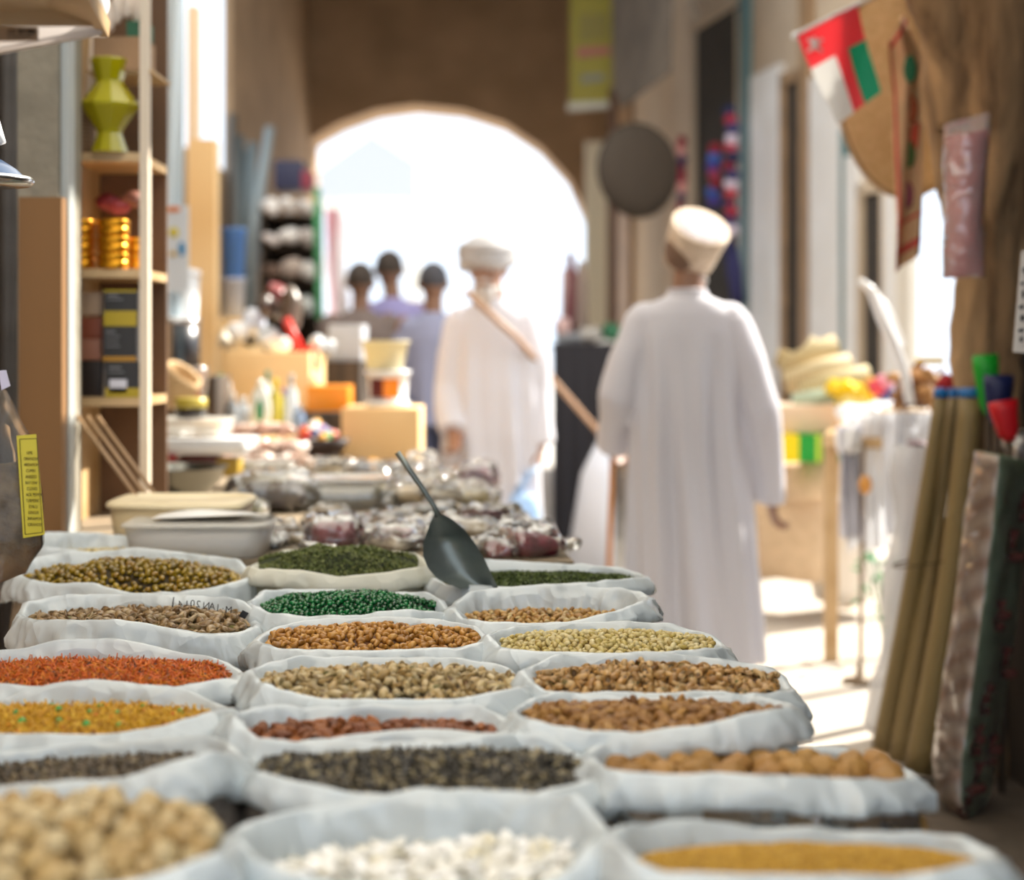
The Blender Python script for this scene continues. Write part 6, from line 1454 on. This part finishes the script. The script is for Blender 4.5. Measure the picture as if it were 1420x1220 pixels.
# his stick
mb=MB(); s0=at(646,404,7.02); s1=at(716,468,7.12); s2=at(845,616,7.75)
mb.tube([s0,s1,s1.lerp(s2,.5),s2],[.016,.015,.015,.014],10); mb.build('walking_stick',flat('stick_tan','a9866a',.5),label='long tan stick held slantwise under the arm of the turbaned man',cat='stick')
# pale blue bag in his hand
p=thing('plastic_bag','pale blue plastic bag hanging from the turbaned man hand','bag',W(.14,-.16,.30))
mb=MB(); q=W(.14,-.17,.48); pillow(mb,q,(.15,.10,.22),.1,0,91,.016); mb.build('bag_body',flat('bag_blue','c4dcf4',.35,transl=.5),p)
mb=MB(); mb.tube([q+Vector((-.03,0,.11)),q+Vector((.03,.06,.2)),W(.215,-.08,.70)],[.02,.012,.008],8); mb.build('bag_handle',flat('bag_blue','9cc4ee',.35,transl=.5),p)

# --- three people further down
def far_person(px,py_top,d,label,shirt,trs,wd=.21,lean=0,rz=PI,sk=None,hat=None):
    X=at(px,0,d).x; H=CZ-(py_top-HZ)*d/FP; s_=H/1.75
    pr=thing('person',label,'person',(X,d,0))
    def W(x,y,z): return Vector((X+x*s_+lean*max(0,z-1.0),d+y*s_,z*s_))
    hr=Euler((0,0,rz)); hc=W(0,0,1.635); f=-1 if abs(rz)<1.6 else 1
    mb=MB(); head(mb,hc,hr,s_*1.1); mb.tube([W(0,0,1.4),W(0,0,1.48),W(0,0,1.58)],[.07,.056,.054],14)
    mb.ell(W(0,0,1.25),(.17,.1,.2),20,14); mb.ell(W(0,0,1.0),(.16,.11,.16),20,14)
    for s in (-1,1):
        limb(mb,[W(s*.17,0,1.40),W(s*.23,-.02*f,1.12),W(s*.235,.05*f,.86)],[.05,.042,.028],12); hand(mb,W(s*.235,.05*f,.86),(0,.15*f,-1),(-s*.3,f,0),.35)
        limb(mb,[W(s*.09,0,.92),W(s*.10,.02*f,.50),W(s*.10,0,.09)],[.085,.06,.036],12); foot(mb,W(s*.10,0,.09),(s*.1,f,0))
    b=mb.build('body',sk or skin,pr); remesh(b,.010,2)
    mb=MB(); robe(mb,[(1.47,0,0,.064,.06),(1.44,0,0,.11,.08),(1.40,0,0,wd*.85,.10),(1.32,0,0,wd,.12),(1.15,0,0,wd*.97,.125),(.95,0,0,wd*.95,.135),(.80,0,0,wd,.14)],n=60,k=7,amp=.012,seed=px)
    for s in (-1,1): sleeve(mb,[(s*wd*.78,0,1.37),(s*.235,-.02*f,1.12),(s*.235,.03*f,.90)],[.075,.062,.05],px)
    mb.v=[W(v.x,v.y,v.z) for v in mb.v]; g=mb.build('shirt',shirt,pr); remesh(g,.012,2)
    mb=MB()
    for s in (-1,1): mb.tube([W(s*.08,0,.98),W(s*.10,.02*f,.50),W(s*.10,0,.08)],[.11,.085,.07],16)
    mb.build('trousers',trs,pr)
    mb=MB(); mb.ell((0,.02,.03),(.079,.088,.085),16,12); R=hr.to_matrix(); mb.v=[hc+R@(v*s_*1.1) for v in mb.v]; mb.build('hair' if not hat else 'cap',hat or MATS['hair_dark'],pr)
    eyes(pr,hc,hr,s_*1.1)
far_person(500,366,9.9,'person in a grey-brown shirt, furthest left of the men before the arch',flat('shirt_taupe','7a6c66',.8),flat('trs_dark','3a3436',.8),wd=.24)
far_person(556,349,10.4,'person in a lilac shirt leaning left, between the brown and grey-blue shirts',flat('shirt_lilac','9a94c4',.8),flat('trs_grey','5a5868',.8),lean=-.12,wd=.18)
far_person(601,366,9.2,'person in a grey-blue shirt and slate trousers, beside the turbaned man',flat('shirt_greyblue','9498b4',.8),flat('trs_slate','5c6078',.8),wd=.18,hat=flat('grey_cap','4a4a50',.9))
# ------------------------------------------------------------------ camera, light
cam=bpy.data.cameras.new('camera'); co=bpy.data.objects.new('camera',cam); COL.objects.link(co)
co.location=(0,0,CZ); co.rotation_euler=(PI/2,0,0)
cam.sensor_width=36; cam.sensor_fit='HORIZONTAL'; cam.lens=FP*36/1420; cam.shift_y=-(610-HZ)/1420
cam.clip_start=.05; cam.clip_end=300
cam.dof.use_dof=True; cam.dof.focus_distance=2.5; cam.dof.aperture_fstop=2.2
SC.camera=co
w=bpy.data.worlds.new('sky'); SC.world=w; w.use_nodes=True
nt=w.node_tree; bg=nt.nodes['Background']
bg.inputs[0].default_value=(.78,.88,1,1); bg.inputs[1].default_value=WORLD_STRENGTH
sun=bpy.data.lights.new('sun','SUN'); so_=bpy.data.objects.new('sun',sun); COL.objects.link(so_)
sun.energy=SUN_ENERGY; sun.angle=.01; sun.color=(1,.93,.82)
dirv=Vector(SUN_DIR)   # direction the light travels
so_.rotation_euler=dirv.to_track_quat('-Z','Y').to_euler(); so_.location=(6,10,12)
SC.view_settings.view_transform='Standard'; SC.view_settings.look='None'
SC.view_settings.gamma=1; SC.view_settings.exposure=EXPOSURE; SC.view_settings.use_curve_mapping=False
SC.cycles.use_denoising=True
SC.cycles.max_bounces=8; SC.cycles.transparent_max_bounces=16
SC.cycles.sample_clamp_indirect=6
